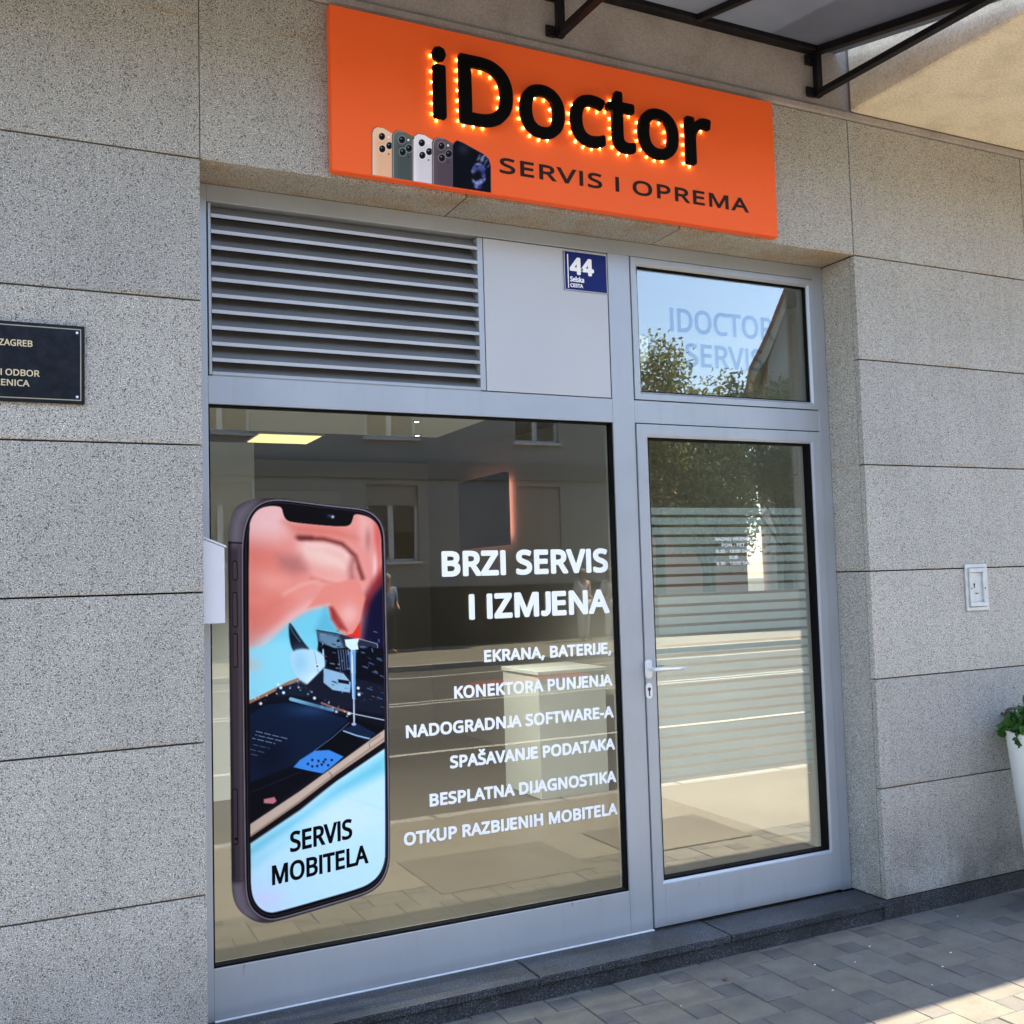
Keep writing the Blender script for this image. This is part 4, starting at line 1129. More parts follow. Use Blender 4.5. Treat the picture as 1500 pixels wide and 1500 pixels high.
# fanlight
tw = thing('fanlight_window', 'small framed fanlight reflecting sky above the door, faint shop name on it', 'window', (2.41, FY, 2.29))
mitred(MB(), 1.8905, 2.9425, 2.2895, 2.9300, 0.036, FY - 0.004, BACK, None, 0.010).build('sash', M['frame'], tw)
MB().frame_xz(1.9265, 2.9065, 2.3255, 2.8940, 0.006, FY + 0.012, FY + 0.03, 0).build('gasket', M['gasket'], tw)
gp = MB().box(1.927, 2.906, FY + 0.0265, FY + 0.0325, 2.326, 2.8935).build('glass_pane', M['fanlight_glass'], tw)
flat_text('lettering', 'IDOCTOR', 2.113, 2.712, 2.618, 0.110, FY + 0.0255, M['tint_film'], tw, 20, 10, 0.0)
flat_text('lettering', 'SERVIS', 2.190, 2.640, 2.462, 0.108, FY + 0.0255, M['tint_film'], tw, 20, 10, 0.0)

# shop window
GYF = FY + 0.0280                                       # outer face of the glass
sw = thing('shop_window', 'large shop window with white service lettering beside the printed phone', 'window', (0.92, FY, 0.18))
MB().frame_xz(0.0575, 1.7740, 0.1795, 2.1810, 0.0062, FY + 0.010, FY + 0.05, 0).build('gasket', M['gasket'], sw)
MB().box(0.062, 1.769, GYF, GYF + 0.006, 0.184, 2.177).build('glass_pane', M['glass'], sw)
VY = GYF - 0.0004
rows = [('BRZI SERVIS', 0.964, 1.7385, 1.530, 0.103, 38), ('I IZMJENA', 1.078, 1.7385, 1.354, 0.103, 38),
        ('EKRANA, BATERIJE,', 1.139, 1.7400, 1.180, 0.0490, 36), ('KONEKTORA PUNJENJA', 1.004, 1.7400, 1.044, 0.0490, 36),
        ('NADOGRADNJA SOFTWARE-A', 0.797, 1.7410, 0.908, 0.0490, 36), ('SPAŠAVANJE PODATAKA', 0.979, 1.7420, 0.7725, 0.0490, 36),
        ('BESPLATNA DIJAGNOSTIKA', 0.889, 1.7430, 0.6345, 0.0490, 36), ('OTKUP RAZBIJENIH MOBITELA', 0.779, 1.7440, 0.499, 0.0490, 36)]
for s, x0, x1, z, cap, off in rows:
    flat_text('lettering', s, x0, x1, z, cap, VY, M['white_vinyl'], sw, off, 12, 0.0012, rnd=True)

# printed phone on the glass -------------------------------------------------
def c6(x, y): return (290 + x / 3.75, 580 + y / 3.75)
def c7(x, y): return (290 + x / 3.75, 960 + y / 3.75)


def P6(*a): return [c6(*p) for p in a]
def P7(*a): return [c7(*p) for p in a]


pr = Print(333, 577, 726, 1356, 0.8)
sil = P6((164, 900), (166, 760), (178, 680), (205, 615), (255, 580), (330, 563), (430, 562), (560, 577), (720, 598), (880, 612), (950, 628), (1000, 668), (1024, 722), (1032, 790), (1040, 1300)) + \
      P7((1044, 0), (1057, 1090), (1048, 1170), (1020, 1240), (970, 1290), (900, 1325), (700, 1385), (440, 1462), (370, 1472), (310, 1462), (250, 1425), (210, 1380), (190, 1320), (184, 1230), (172, 0))
sil = smooth(sil)
pr.A = np.clip(Print.cov(seg_dist(pr.P, sil), 1.0), 0, 1)
pr.C[:] = (62, 52, 56)
# painted metal side of the drawn phone
pr.poly(P6((164, 820), (176, 690), (205, 620), (260, 585), (330, 565), (300, 620), (255, 700), (245, 820)), (128, 118, 124), 26, 0.8)
pr.poly(P6((160, 800), (182, 800), (182, 1500)) + P7((184, 0), (205, 1260), (180, 1260), (160, 0)), (44, 33, 42), 5)
pr.line(P6((226, 820), (228, 1500)) + P7((230, 0), (240, 1260)), 4.0, (82, 68, 72), 5)
pr.poly(P7((184, 1250), (245, 1250), (275, 1370), (330, 1450), (250, 1440), (200, 1370)), (120, 106, 112), 14, 0.9)
pr.line(P6((166, 806), (246, 808)), 2.2, (18, 12, 16))
pr.line(P7((184, 1238), (244, 1240)), 1.0, (40, 30, 36))
for x0, y0, y1, f in ((203, 918, 1000, P6), (203, 1090, 1258, P6), (205, 1316, 1480, P6), (205, 745, 1028, P7)):
    pr.line(f((x0, y0), (x0 + 2, y1)), 7.6, (22, 16, 20))
    pr.line(f((x0 - 1, y0 + 2), (x0 + 1, y1 - 2)), 5.2, (74, 62, 66) if f is P6 else (66, 50, 58))
pr.disc(*c7(209, 1008), 2.2, (10, 8, 10))
# black face and the silver edge lines round it
face = P6((244, 900), (246, 800), (262, 700), (300, 625), (360, 582), (440, 570), (560, 584), (720, 605), (880, 620), (940, 636), (990, 676), (1016, 730), (1024, 800), (1032, 1300)) + \
       P7((1036, 0), (1050, 1090), (1040, 1165), (1012, 1232), (965, 1280), (900, 1312), (700, 1372), (450, 1445), (390, 1452), (335, 1430), (290, 1385), (268, 1320), (262, 1230), (246, 0))
face = smooth(face)
pr.poly(face, (12, 9, 12), 0.9)
pr.line(face + face[:1], 1.5, (150, 138, 146), 1.0, 0.85)
inner = P6((262, 900), (264, 800), (280, 700), (318, 630), (372, 594), (440, 584), (560, 597), (720, 617), (876, 632), (930, 648), (976, 686), (1002, 738), (1010, 805), (1020, 1300)) + \
        P7((1024, 0), (1037, 1085), (1027, 1158), (1000, 1222), (955, 1268), (894, 1298), (700, 1356), (450, 1428), (395, 1434), (345, 1414), (304, 1372), (282, 1312), (277, 1230), (264, 0))
inner = smooth(inner)
pr.line(inner + inner[:1], 0.9, (70, 62, 68), 1.0, 0.8)
screen = P6((279, 720), (295, 665), (330, 622), (380, 604), (440, 605), (462, 614), (468, 650), (485, 682), (520, 694), (680, 710), (800, 718), (838, 708), (850, 676), (856, 650), (890, 650), (945, 666), (985, 702), (1004, 756), (1009, 820), (1020, 1400)) + \
         P7((1021, 0), (1032, 1080), (1022, 1150), (995, 1208), (950, 1250), (890, 1280), (700, 1335), (450, 1406), (395, 1416), (345, 1396), (308, 1350), (292, 1290), (289, 1200), (280, 0), (279, -100))
screen = smooth(screen)
cs = np.clip(Print.cov(seg_dist(pr.P, screen), 1.0), 0, 1)
pr.clip = cs
pr.poly(screen, (205, 235, 248), 0.6)
# out-of-focus hand over the bench
pr.poly(P6((200, 500), (1100, 500), (1100, 1500), (200, 1500)), (240, 150, 136), 1)
pr.poly(P6((230, 800), (420, 830), (520, 1000), (430, 1250), (230, 1420)), (234, 122, 104), 60)
pr.poly(P6((230, 560), (470, 560), (560, 700), (430, 790), (230, 770)), (250, 196, 186), 46, 0.9)
pr.poly(P6((470, 690), (760, 730), (900, 790), (760, 770), (540, 760)), (222, 112, 94), 26, 0.85)
pr.poly(P6((880, 640), (1000, 700), (960, 900), (900, 800)), (250, 186, 168), 22, 0.85)
pr.blob(*c6(985, 800), 7, 60, (220, 84, 76), 0.8)
pr.blob(*c6(972, 930), 4, 24, (255, 204, 192), 0.9)
pr.poly(P6((560, 810), (700, 826), (810, 880), (850, 980), (760, 960), (640, 930), (560, 880)), (252, 206, 186), 30, 0.95)
pr.poly(P6((440, 880), (560, 880), (600, 960), (520, 990), (450, 950)), (178, 104, 96), 26, 0.75)
pr.blob(*c6(430, 1030), 44, 20, (250, 160, 142), 0.9, 0.3)
pr.poly(P6((300, 1120), (520, 1020), (700, 1010), (560, 1090), (380, 1230)), (244, 144, 124), 34, 0.85)
pr.poly(P6((250, 1210), (420, 1100), (500, 1120), (330, 1300)), (230, 122, 104), 34, 0.8)
pr.poly(P6((620, 960), (800, 980), (900, 1060), (880, 1160), (740, 1110)), (250, 176, 158), 28, 0.8)
pr.poly(P6((700, 1060), (840, 1100), (820, 1180), (720, 1140)), (226, 112, 94), 22, 0.7)
pr.line(P6((560, 782), (690, 786), (790, 812), (862, 878), (904, 1000)), 5.0, (104, 34, 30), 9, 0.9)
pr.line(P6((548, 776), (620, 780)), 6.0, (84, 30, 30), 10, 0.6)
pr.line(P6((600, 818), (720, 826), (800, 856), (850, 926)), 7.0, (255, 216, 200), 13, 0.75)
pr.line(P6((852, 900), (840, 960), (850, 1010)), 8.0, (176, 96, 90), 14, 0.8)
pr.blob(*c6(934, 790), 5, 18, (176, 92, 90), 0.6)
pr.line(P6((620, 1000), (760, 1036), (850, 1046)), 3.0, (214, 108, 92), 9, 0.6)
pr.line(P6((470, 1090), (560, 1040), (660, 1016)), 3.0, (250, 190, 174), 10, 0.6)
pr.line(P6((270, 1460), (330, 1392), (440, 1290), (530, 1212), (620, 1160), (740, 1130)), 12, (252, 204, 194), 20, 0.7)
pr.poly(P6((915, 1130), (1000, 1010), (1060, 960), (1060, 1520), (880, 1520), (890, 1330)), (16, 14, 46), 26)
pr.poly(P6((905, 1140), (965, 1020), (1010, 950), (1030, 1010), (960, 1080), (915, 1200)), (150, 24, 26), 18, 0.8)
# bench light under the hand
teal = P6((250, 1500), (300, 1440), (420, 1320), (520, 1230), (610, 1178), (720, 1150), (740, 1230), (790, 1300), (800, 1500))
pr.poly(smooth(teal), (122, 208, 222), 13)
pr.blob(*c6(420, 1420), 40, 26, (160, 232, 240), 0.8)
pr.poly(P6((700, 1160), (740, 1240), (800, 1310), (640, 1290)), (90, 176, 196), 16, 0.7)
pr.poly(P7((280, -40), (520, -60), (560, 140), (420, 190), (280, 260)), (150, 222, 232), 10)
pr.blob(*c6(300, 1480), 12, 10, (246, 180, 166), 0.4)
# fingertip with the red driver
pr.poly(P6((600, 1165), (722, 1140), (730, 1215), (765, 1280), (820, 1312), (862, 1290), (890, 1235), (920, 1110), (880, 1000), (700, 1040)), (240, 140, 122), 6)
pr.poly(P6((722, 1160), (740, 1160), (790, 1230), (820, 1290), (775, 1280), (735, 1225)), (150, 34, 30), 8, 0.9)
pr.blob(*c6(830, 1200), 14, 16, (252, 190, 176), 0.8)
pr.poly(P6((800, 1318), (850, 1304), (893, 1240), (890, 1335), (850, 1348), (808, 1344)), (236, 52, 40), 2)
# inner parts of the opened handset
pr.poly(P7((270, 268), (420, 196), (560, 136), (640, 60), (1040, 40), (1040, 520), (270, 1000)), (12, 14, 26), 3)
pr.poly(smooth(P6((498, 1240), (520, 1262), (566, 1335), (636, 1420), (640, 1458), (570, 1446), (520, 1406), (500, 1330))), (14, 18, 34), 3.5)
pr.line(P6((506, 1262), (522, 1300), (560, 1350)), 1.4, (90, 150, 170), 2.5, 0.7)
pr.poly(P6((650, 1285), (790, 1310), (880, 1340), (985, 1360), (1000, 1470), (1020, 1510), (640, 1510), (660, 1360)), (40, 44, 58), 2)
pr.poly(P6((655, 1295), (770, 1315), (800, 1380), (770, 1420), (665, 1345)), (112, 150, 170), 9, 0.85)
pr.line(P6((652, 1285), (770, 1305)), 0.9, (30, 34, 44))
pr.line(P6((890, 1335), (985, 1362), (996, 1465)), 1.2, (170, 180, 196), 1, 0.8)
pr.disc(*c6(770, 1345), 2.2, (14, 16, 26)); pr.disc(*c6(946, 1385), 3.0, (10, 10, 20))
pr.poly(P6((660, 1350), (750, 1385), (770, 1510), (670, 1500)), (6, 8, 16), 1.5)
pr.line(P6((690, 1470), (690, 1395), (725, 1408), (725, 1430)), 3.4, (176, 214, 236), 1)
for k in range(4):
    pr.line(P6((775 + 14 * k, 1400), (785 + 13 * k, 1520)), 1.6, (120, 150, 178), 1, 0.9)
pr.poly(P6((860, 1420), (900, 1415), (915, 1450), (870, 1460)), (110, 120, 150), 1)
pr.poly(smooth(P7((505, -40), (690, -30), (700, 80), (780, 110), (796, 192), (690, 186), (570, 154), (512, 70))), (196, 226, 238), 5)
pr.blob(*c7(560, 40), 14, 20, (150, 206, 222), 0.8)
pr.blob(*c7(650, 130), 16, 8, (232, 246, 250), 0.8)
pr.line(P7((640, -20), (660, 90), (740, 130)), 1.0, (120, 150, 170), 1.6, 0.8)
pr.poly(P7((700, 60), (860, 120), (1030, 170), (1030, 330), (860, 300), (640, 230), (560, 200)), (20, 24, 40), 3)
pr.poly(P7((690, -40), (1040, -40), (1040, 150), (880, 130), (790, 90), (700, 60)), (8, 9, 20), 2)
pr.poly(P7((690, 70), (800, 100), (840, 150), (835, 205), (740, 190), (690, 150)), (150, 186, 208), 2)
pr.poly(P7((770, 130), (830, 140), (830, 160), (770, 150)), (16, 20, 34), 1)
pr.disc(*c7(655, 60), 3.0, (235, 240, 245)); pr.disc(*c7(655, 60), 1.6, (60, 70, 90))
for k in range(5):
    pr.line(P7((770 + 14 * k, -30), (782 + 13 * k, 80)), 1.4, (90, 110, 140), 1, 0.9)
for x, y in ((940, 40), (985, 20), (960, 90), (1000, 110), (905, 60), (880, 200), (930, 180), (985, 230)):
    pr.line(P7((x, y), (x + 26, y + 10)), 1.3, (90, 120, 170), 1, 0.8)
pr.line(P7((272, 262), (350, 225), (420, 190), (500, 150), (548, 132)), 4.2, (176, 112, 76), 1.5)
pr.line(P7((272, 275), (350, 240), (420, 205), (520, 160)), 1.6, (30, 16, 14), 1)
pr.poly(P7((430, 180), (545, 150), (640, 190), (610, 230), (510, 220), (430, 230)), (20, 30, 46), 3)
pr.line(P7((510, 240), (600, 265), (690, 290), (740, 300)), 5.2, (132, 186, 206), 2)
pr.line(P7((680, 262), (760, 292), (840, 318)), 3.0, (170, 112, 84), 1.5)
for x, y in ((440, 160), (455, 178), (470, 205), (345, 265), (640, 235), (680, 285), (760, 310), (830, 320), (880, 180), (885, 215)):
    pr.disc(*c7(x, y), 2.2, (222, 236, 242), 1.2)
# battery
pr.poly(P7((270, 330), (360, 265), (500, 252), (700, 300), (860, 345), (1040, 400), (1040, 420), (640, 660), (270, 930)), (5, 7, 16), 2.5)
pr.poly(P7((284, 322), (372, 270), (500, 258), (832, 352), (650, 520), (520, 606), (284, 700)), (12, 26, 50), 3)
pr.blob(*c7(620, 300), 34, 10, (34, 62, 100), 0.8)
pr.blob(*c7(400, 560), 30, 30, (6, 14, 30), 0.8)
for k, (x, y, w) in enumerate(((312, 415, 188), (316, 437, 150), (300, 455, 130), (305, 490, 90), (284, 515, 90), (284, 540, 60))):
    sh = w * 0.24
    for j in range(int(w / 9)):
        t = j / (w / 9)
        if (j * 7 + k * 3) % 5:
            pr.line(P7((x + w * t, y + sh * t), (x + w * t + 6, y + sh * t + 1.5)), 1.1, (150, 165, 185), 0.8, 0.75 if k < 3 else 0.45)
pr.line(P7((640, 524), (740, 450), (830, 370)), 1.2, (90, 120, 150), 1.5, 0.8)
pr.poly(P7((800, 405), (870, 372), (980, 430), (920, 470)), (18, 32, 58), 2)
pr.line(P7((800, 415), (870, 440), (960, 462)), 2.0, (150, 186, 210), 1.2)
pr.line(P7((840, 318), (1024, 356)), 1.4, (190, 200, 210), 1.0)
pr.poly(P7((640, 524), (720, 520), (800, 556), (760, 590), (690, 650), (600, 632), (524, 614), (560, 575)), (64, 138, 216), 2)
for x, y in ((604, 596), (628, 610), (628, 575), (662, 580), (680, 600), (655, 608), (700, 572), (715, 604), (735, 575), (690, 585)):
    pr.disc(*c7(x, y), 1.9, (10, 26, 80), 1.0)
pr.line(P7((295, 750), (420, 700), (560, 640)), 1.5, (24, 40, 66), 2, 0.7)
pr.poly(P7((362, 790), (420, 778), (432, 800), (415, 815), (362, 812)), (206, 120, 120), 2.5)
# loose small parts, flex cables and solder glints
_r = np.random.default_rng(5)
for k in range(110):
    x, y = _r.uniform(660, 1010), _r.uniform(-140, 330)
    if y > 120 + (x - 660) * 0.62:
        continue
    ln, an = _r.uniform(4, 26), (0.28 if _r.uniform() < 0.7 else 1.5) + _r.normal() * 0.1
    col = [(96, 124, 160), (40, 60, 100), (150, 170, 190), (120, 84, 66), (22, 26, 44), (70, 80, 96)][int(_r.integers(0, 6))]
    pr.line(P7((x, y), (x + ln * math.cos(an), y + ln * math.sin(an))), _r.uniform(0.6, 2.0), col, 0.9, 0.75)
for k in range(36):
    x = _r.uniform(290, 830)
    y = 262 - (x - 290) * 0.5 if x < 540 else 150 + (x - 540) * 0.6
    pr.disc(*c7(x, y + _r.uniform(-14, 30)), _r.uniform(0.6, 1.5), [(214, 226, 234), (150, 100, 74), (70, 90, 120)][int(_r.integers(0, 3))], 1.0, 0.8)
# screwdriver shaft
pr.poly(P6((842, 1398), (882, 1392), (876, 1360), (886, 1332), (806, 1338), (812, 1372)), (226, 240, 246), 1.4)
pr.poly(P6((838, 1398), (866, 1396), (866, 1520), (840, 1520)) , (136, 176, 206), 1)
pr.poly(P7((832, -20), (866, -20), (864, 240), (848, 240)), (112, 158, 200), 1)
pr.line(P6((845, 1400), (846, 1520)) + P7((848, 0), (852, 236)), 1.2, (226, 238, 246), 0.8)
pr.line(P7((856, 236), (858, 372)), 2.2, (188, 200, 212), 0.8)
pr.disc(*c7(856, 378), 3.4, (170, 186, 204), 1.0, ry=2.2)
# gold rail of the handset and the bright bench below it
pr.poly(P7((270, 1040), (560, 850), (760, 690), (1040, 500), (1040, 1500), (270, 1500)), (206, 238, 248), 3)
pr.poly(P7((270, 1060), (560, 870), (760, 715), (1040, 530), (1040, 640), (800, 760), (560, 920), (270, 1120)), (118, 206, 218), 22, 0.95)
pr.poly(P7((270, 1130), (400, 1060), (560, 950), (600, 960), (270, 1200)), (160, 226, 234), 18, 0.7)
pr.blob(*c7(380, 1340), 26, 20, (228, 222, 246), 0.7)
pr.blob(*c7(820, 900), 50, 26, (222, 242, 252), 0.8)
pr.line(P7((820, 780), (1030, 850)), 2.0, (190, 232, 240), 5, 0.6)
pr.poly(P7((270, 985), (560, 795), (760, 640), (1040, 450), (1040, 500), (760, 690), (560, 850), (270, 1045)), (16, 12, 16), 4)
pr.poly(P7((270, 938), (560, 745), (760, 600), (1040, 396), (1040, 462), (760, 655), (560, 808), (270, 1010)), (206, 178, 154), 2.5)
pr.line(P7((290, 990), (560, 800), (760, 645), (1030, 452)), 2.2, (150, 118, 96), 2.5, 0.8)
pr.line(P7((270, 935), (560, 742), (760, 596), (1030, 398)), 1.4, (40, 26, 22), 1.5, 0.9)
pr.line(P7((945, 510), (940, 480), (1000, 440)), 1.0, (120, 92, 76), 1.0, 0.9)
pr.line(P7((720, 640), (735, 660), (732, 680)), 1.2, (110, 84, 70), 1.0, 0.9)
pr.line(screen + screen[:1], 0.8, (8, 8, 10), 0.8, 0.8)
pr.clip = None
pr.blob(*c6(740, 664), 2.2, 2.0, (240, 245, 250), 1.0)
pr.blob(*c6(722, 658), 3.4, 2.4, (60, 70, 110), 0.8)
ph = thing('phone_sticker', 'printed sticker of a giant phone on the shop window showing a hand repairing a handset', 'sticker', (0.35, GYF, 0.9))
pr.build('printed_film', lambda P: artwork_to_plane(P, GYF - 0.0006), M['print'], ph)
flat_text('lettering', 'SERVIS', 0.338, 0.5745, 0.5365, 0.0735, GYF - 0.0008, M['black_letter'], ph, 24, 0, 0.0005, z1=0.5565)
flat_text('lettering', 'MOBITELA', 0.2705, 0.6355, 0.4285, 0.0700, GYF - 0.0008, M['black_letter'], ph, 24, 0, 0.0005, z1=0.4560)

# door
dr = thing('shop_door', 'glazed aluminium shop door with frosted stripes and a lever handle', 'door', (1.89, FY, 0.01))
DX0, DX1, DZ0, DZ1 = 1.8905, 2.9425, 0.0085, 2.1790
mitred(MB(), DX0, DX1, DZ0, DZ1, 0.0570, FY - 0.006, BACK, 0.188, 0.006).build('sash', M['frame'], dr)
MB().box(DX0 + 0.0595, DX1 - 0.0595, FY - 0.0072, FY - 0.0055, 0.020, 0.184, 0.0008).build('kick_panel', M['frame'], dr)
MB().frame_xz(1.9480, 2.8850, 0.1970, 2.1215, 0.0072, FY + 0.004, FY + 0.05, 0).build('gasket', M['gasket'], dr)
MB().box(1.952, 2.881, GYF, GYF + 0.006, 0.201, 2.1175).build('glass_pane', M['door_glass'], dr)
fm = MB()
zt, k = 1.812, 0
ztops = []
while zt > 0.64:
    fm.box(1.958, 2.842, GYF + 0.0075, GYF + 0.0079, zt - 0.0315, zt)
    zt -= 0.0445
fm.box(1.958, 2.842, GYF + 0.0075, GYF + 0.0079, 0.600, zt)
fm.build('frosted_film', M['film'], dr)
for s, x0, x1, z in (('RADNO VRIJEME', 2.318, 2.512, 1.660), ('PON - PET', 2.352, 2.484, 1.632), ('8:30 - 18:00 SATI', 2.318, 2.516, 1.604), ('SUB', 2.392, 2.440, 1.576), ('8:30 - 13:00 SATI', 2.318, 2.516, 1.548)):
    flat_text('opening_hours', s, x0, x1, z, 0.0145, VY, M['white_vinyl'], dr, 12, 0, 0.0004)
hd = MB()
hd.box(1.884, 1.920, FY - 0.0160, FY - 0.0065, 1.066, 1.147, 0.006, seg=3)
hd.disc_y(1.903, FY - 0.062, FY - 0.0155, 1.107, 0.009, 16)
hd.tube([(1.900, FY - 0.058, 1.107), (1.925, FY - 0.062, 1.1065), (2.000, FY - 0.060, 1.104), (2.066, FY - 0.056, 1.103)], [0.0095, 0.010, 0.0078, 0.0062], 12)
hd.build('handle', M['steel'], dr)
lk = MB()
pts = [(1.9015 + 0.0155 * math.cos(t), 1.031 + 0.0155 * math.sin(t)) for t in np.linspace(0, math.pi, 12)] + [(1.9015 + 0.0155 * math.cos(t), 0.993 + 0.0155 * math.sin(t)) for t in np.linspace(math.pi, 2 * math.pi, 12)]
lk.prism(pts, 'y', FY - 0.0125, FY - 0.0062, bev=0.001)
lko = lk.build('lock_escutcheon', M['steel'], dr)
MB().disc_y(1.9015, FY - 0.0140, FY - 0.0120, 1.020, 0.0078, 18).box(1.8985, 1.9045, FY - 0.0140, FY - 0.0124, 0.990, 1.018).build('lock_cylinder', M['rust'], lko)

# letter box fixed to the left reveal
lb = thing('letter_box', 'pale grey metal letter box with a slanted lid in the left corner of the entrance', 'letter box', (0.03, 0.1, 1.385))
MB().prism([(0.0015, 1.392), (0.0765, 1.392), (0.0765, 1.652), (0.0015, 1.683)], 'y', 0.035, 0.185, bev=0.002).build('box', M['mailbox'], lb)
MB().prism([(0.0015, 1.6845), (0.0825, 1.6505), (0.0835, 1.6575), (0.0015, 1.6925)], 'y', 0.032, 0.188, bev=0.001).build('lid', M['mailbox'], lb)

# ================================================================== ORANGE SIGN
SY = -0.045
sg = thing('shop_sign', 'wide orange shop sign with raised black letters and a row of printed phones', 'sign', (1.48, SY, 3.32))
SX0, SX1, SZ0, SZ1 = 0.4575, 2.517, 3.0125, 3.6360
MB().box(SX0, SX1, SY, SY + 0.040, SZ0, SZ1, 0.0025, seg=2).build('sign_panel', M['orange'], sg)
gr_runs = fit_text('iDoctor', 2.140 - 0.847, 0.2730, 20, 16, True)
LX, LZ, LY = 0.847, 3.2630, SY - 0.020
leds = 0
for ch, g_ in zip('iDoctor', gr_runs):
    lo = text_mesh('raised_letter', [g_], on_wall(LX, LY, LZ), 0.016, M['black_letter'], sg)
    for c in g_:
        P = np.array(c)
        n = len(P)
        e = np.roll(P, -1, axis=0) - P
        L = np.hypot(e[:, 0], e[:, 1])
        cum = np.concatenate([[0], np.cumsum(L)])
        cnt = max(3, int(cum[-1] / 0.040))
        for q in range(cnt):
            s_ = (q + 0.5) * cum[-1] / cnt
            i = min(int(np.searchsorted(cum, s_, 'right') - 1), n - 1)
            if L[i] < 1e-6:
                continue
            t = (s_ - cum[i]) / L[i]
            p = P[i] + e[i] * t
            nrm = np.array((e[i][1], -e[i][0])) / L[i]
            if nrm @ np.array((-0.80, -0.60)) < 0.25:
                continue
            p = p - nrm * 0.003
            bm = bmesh.new()
            bmesh.ops.create_icosphere(bm, subdivisions=2, radius=0.0016)
            bmesh.ops.translate(bm, verts=bm.verts, vec=(LX + p[0], SY - 0.0034, LZ + p[1]))
            me = bpy.data.meshes.new('led')
            bm.to_mesh(me)
            bm.free()
            link('led', me, M['led'], lo, True)
            leds += 1
print("LEDS", leds)
words = fit_text('SERVIS I OPREMA', 2.3540 - 1.1330, 0.0615, 21, 40)
for a, b in ((0, 6), (7, 8), (9, 15)):
    text_mesh('lettering', words[a:b], on_wall(1.1330, SY - 0.0002, 3.1030), 0.002, M['dark_letter'], sg)


def cA(x, y): return (460 + x / 3.75, y / 3.75)
def PA(*a): return [cA(*p) for p in a]


pq = Print(541, 723, 180, 284, 0.42)
cols = [((246, 205, 172), (228, 168, 130)), ((98, 108, 104), (62, 68, 66)), ((240, 232, 236), (206, 196, 200)), ((104, 90, 96), (72, 60, 68))]
xs_ = [318, 430, 543, 650, 760]
tops = [(695, 735), (715, 752), (733, 770), (752, 790), (770, 880)]
cams = [((373, 750), (375, 818), (414, 800)), ((483, 768), (487, 835), (522, 815)), ((592, 785), (595, 853), (633, 833)), ((700, 802), (703, 868), (740, 845))]
total = np.zeros(len(pq.P))
for k in range(5):
    x0, x1 = xs_[k], (xs_[k + 1] + 10 if k < 4 else 972)
    t0, t1 = tops[k]
    if k < 4:
        out = PA((x0, 1200), (x0, t0 + 34), (x0 + 8, t0 + 12), (x0 + 28, t0), (x0 + 60, t0 + 6), (x1, t1 + 4), (x1, 1200))
    else:
        out = PA((x0, 1200), (x0, t0 + 34), (x0 + 8, t0 + 12), (x0 + 26, t0), (x0 + 60, t0 + 14), (x0 + 140, t0 + 58), (x0 + 180, t0 + 80), (x0 + 200, t0 + 102), (x1, t0 + 140), (x1 + 2, 1200))
    total = np.maximum(total, np.clip(Print.cov(seg_dist(pq.P, out), 0.7), 0, 1))
    if k < 4:
        a, b2 = cols[k]
        pq.poly(out, a, 0.6)
        pq.poly([(p[0] + 5, p[1] + 14) for p in out], b2, 16, 0.6)
        pq.line(out[:5], 1.5, (22, 18, 20), 0.8)
        pq.line([(p[0] + 1.2, p[1] + 0.9) for p in out[:5]], 0.7, (235, 225, 220), 0.6, 0.8)
        if k > 0:
            pq.line([(out[0][0] - 0.6, out[0][1]), (out[1][0] - 0.6, out[1][1])], 1.1, (200, 190, 185), 0.8, 0.7)
        for (cx, cy2) in cams[k]:
            pq.disc(*cA(cx, cy2), 6.0, tuple(0.75 * v + 55 for v in a), 0.8, ry=6.6)
            pq.disc(*cA(cx, cy2), 4.6, (26, 24, 28), 0.7, ry=5.2)
            pq.disc(*cA(cx, cy2), 2.0, (6, 6, 10), 0.7, ry=2.3)
            pq.disc(*cA(cx - 4, cy2 - 6), 1.0, (150, 150, 170), 0.7)
        pq.disc(*cA(cams[k][2][0] - 4, cams[k][2][1] - 46), 1.6, (250, 244, 236), 0.7)
        pq.disc(*cA(cams[k][2][0] - 4, cams[k][2][1] + 46), 1.1, (40, 36, 38), 0.7)
    else:
        pq.poly(out, (6, 7, 14), 0.6)
        pq.line(out, 1.6, (84, 82, 104), 0.8)
        pq.blob(*cA(820, 820), 9, 9, (40, 48, 66), 0.8)
        st_ = random.getstate()
        random.seed(3)
        for j in range(46):
            an = random.uniform(0, 6.28)
            rr = random.uniform(8, 17)
            cx, cy2 = 905 + rr * 3.4 * math.cos(an) * 0.62, 965 + rr * 4.0 * math.sin(an)
            pq.blob(*cA(cx, cy2), random.uniform(1.2, 2.6), random.uniform(2.0, 4.5), random.choice([(88, 96, 190), (120, 132, 215), (60, 66, 150), (180, 190, 240)]), 0.75, an)
        for j in range(14):
            pq.blob(*cA(random.uniform(900, 968), random.uniform(850, 930)), 1.6, 3.4, random.choice([(110, 124, 205), (190, 200, 240)]), 0.6, 0.7)
        pq.blob(*cA(900, 955), 7, 8, (8, 9, 20), 0.95)
        random.setstate(st_)
pq.A = total
# cut the print off at the panel's lower edge
lowz = artwork_to_plane(pq.P, SY - 0.0006)[:, 2]
pq.A = np.where(lowz < SZ0 + 0.004, 0.0, pq.A)
pq.build('printed_phones', lambda P: artwork_to_plane(P, SY - 0.0006), M['print'], sg)

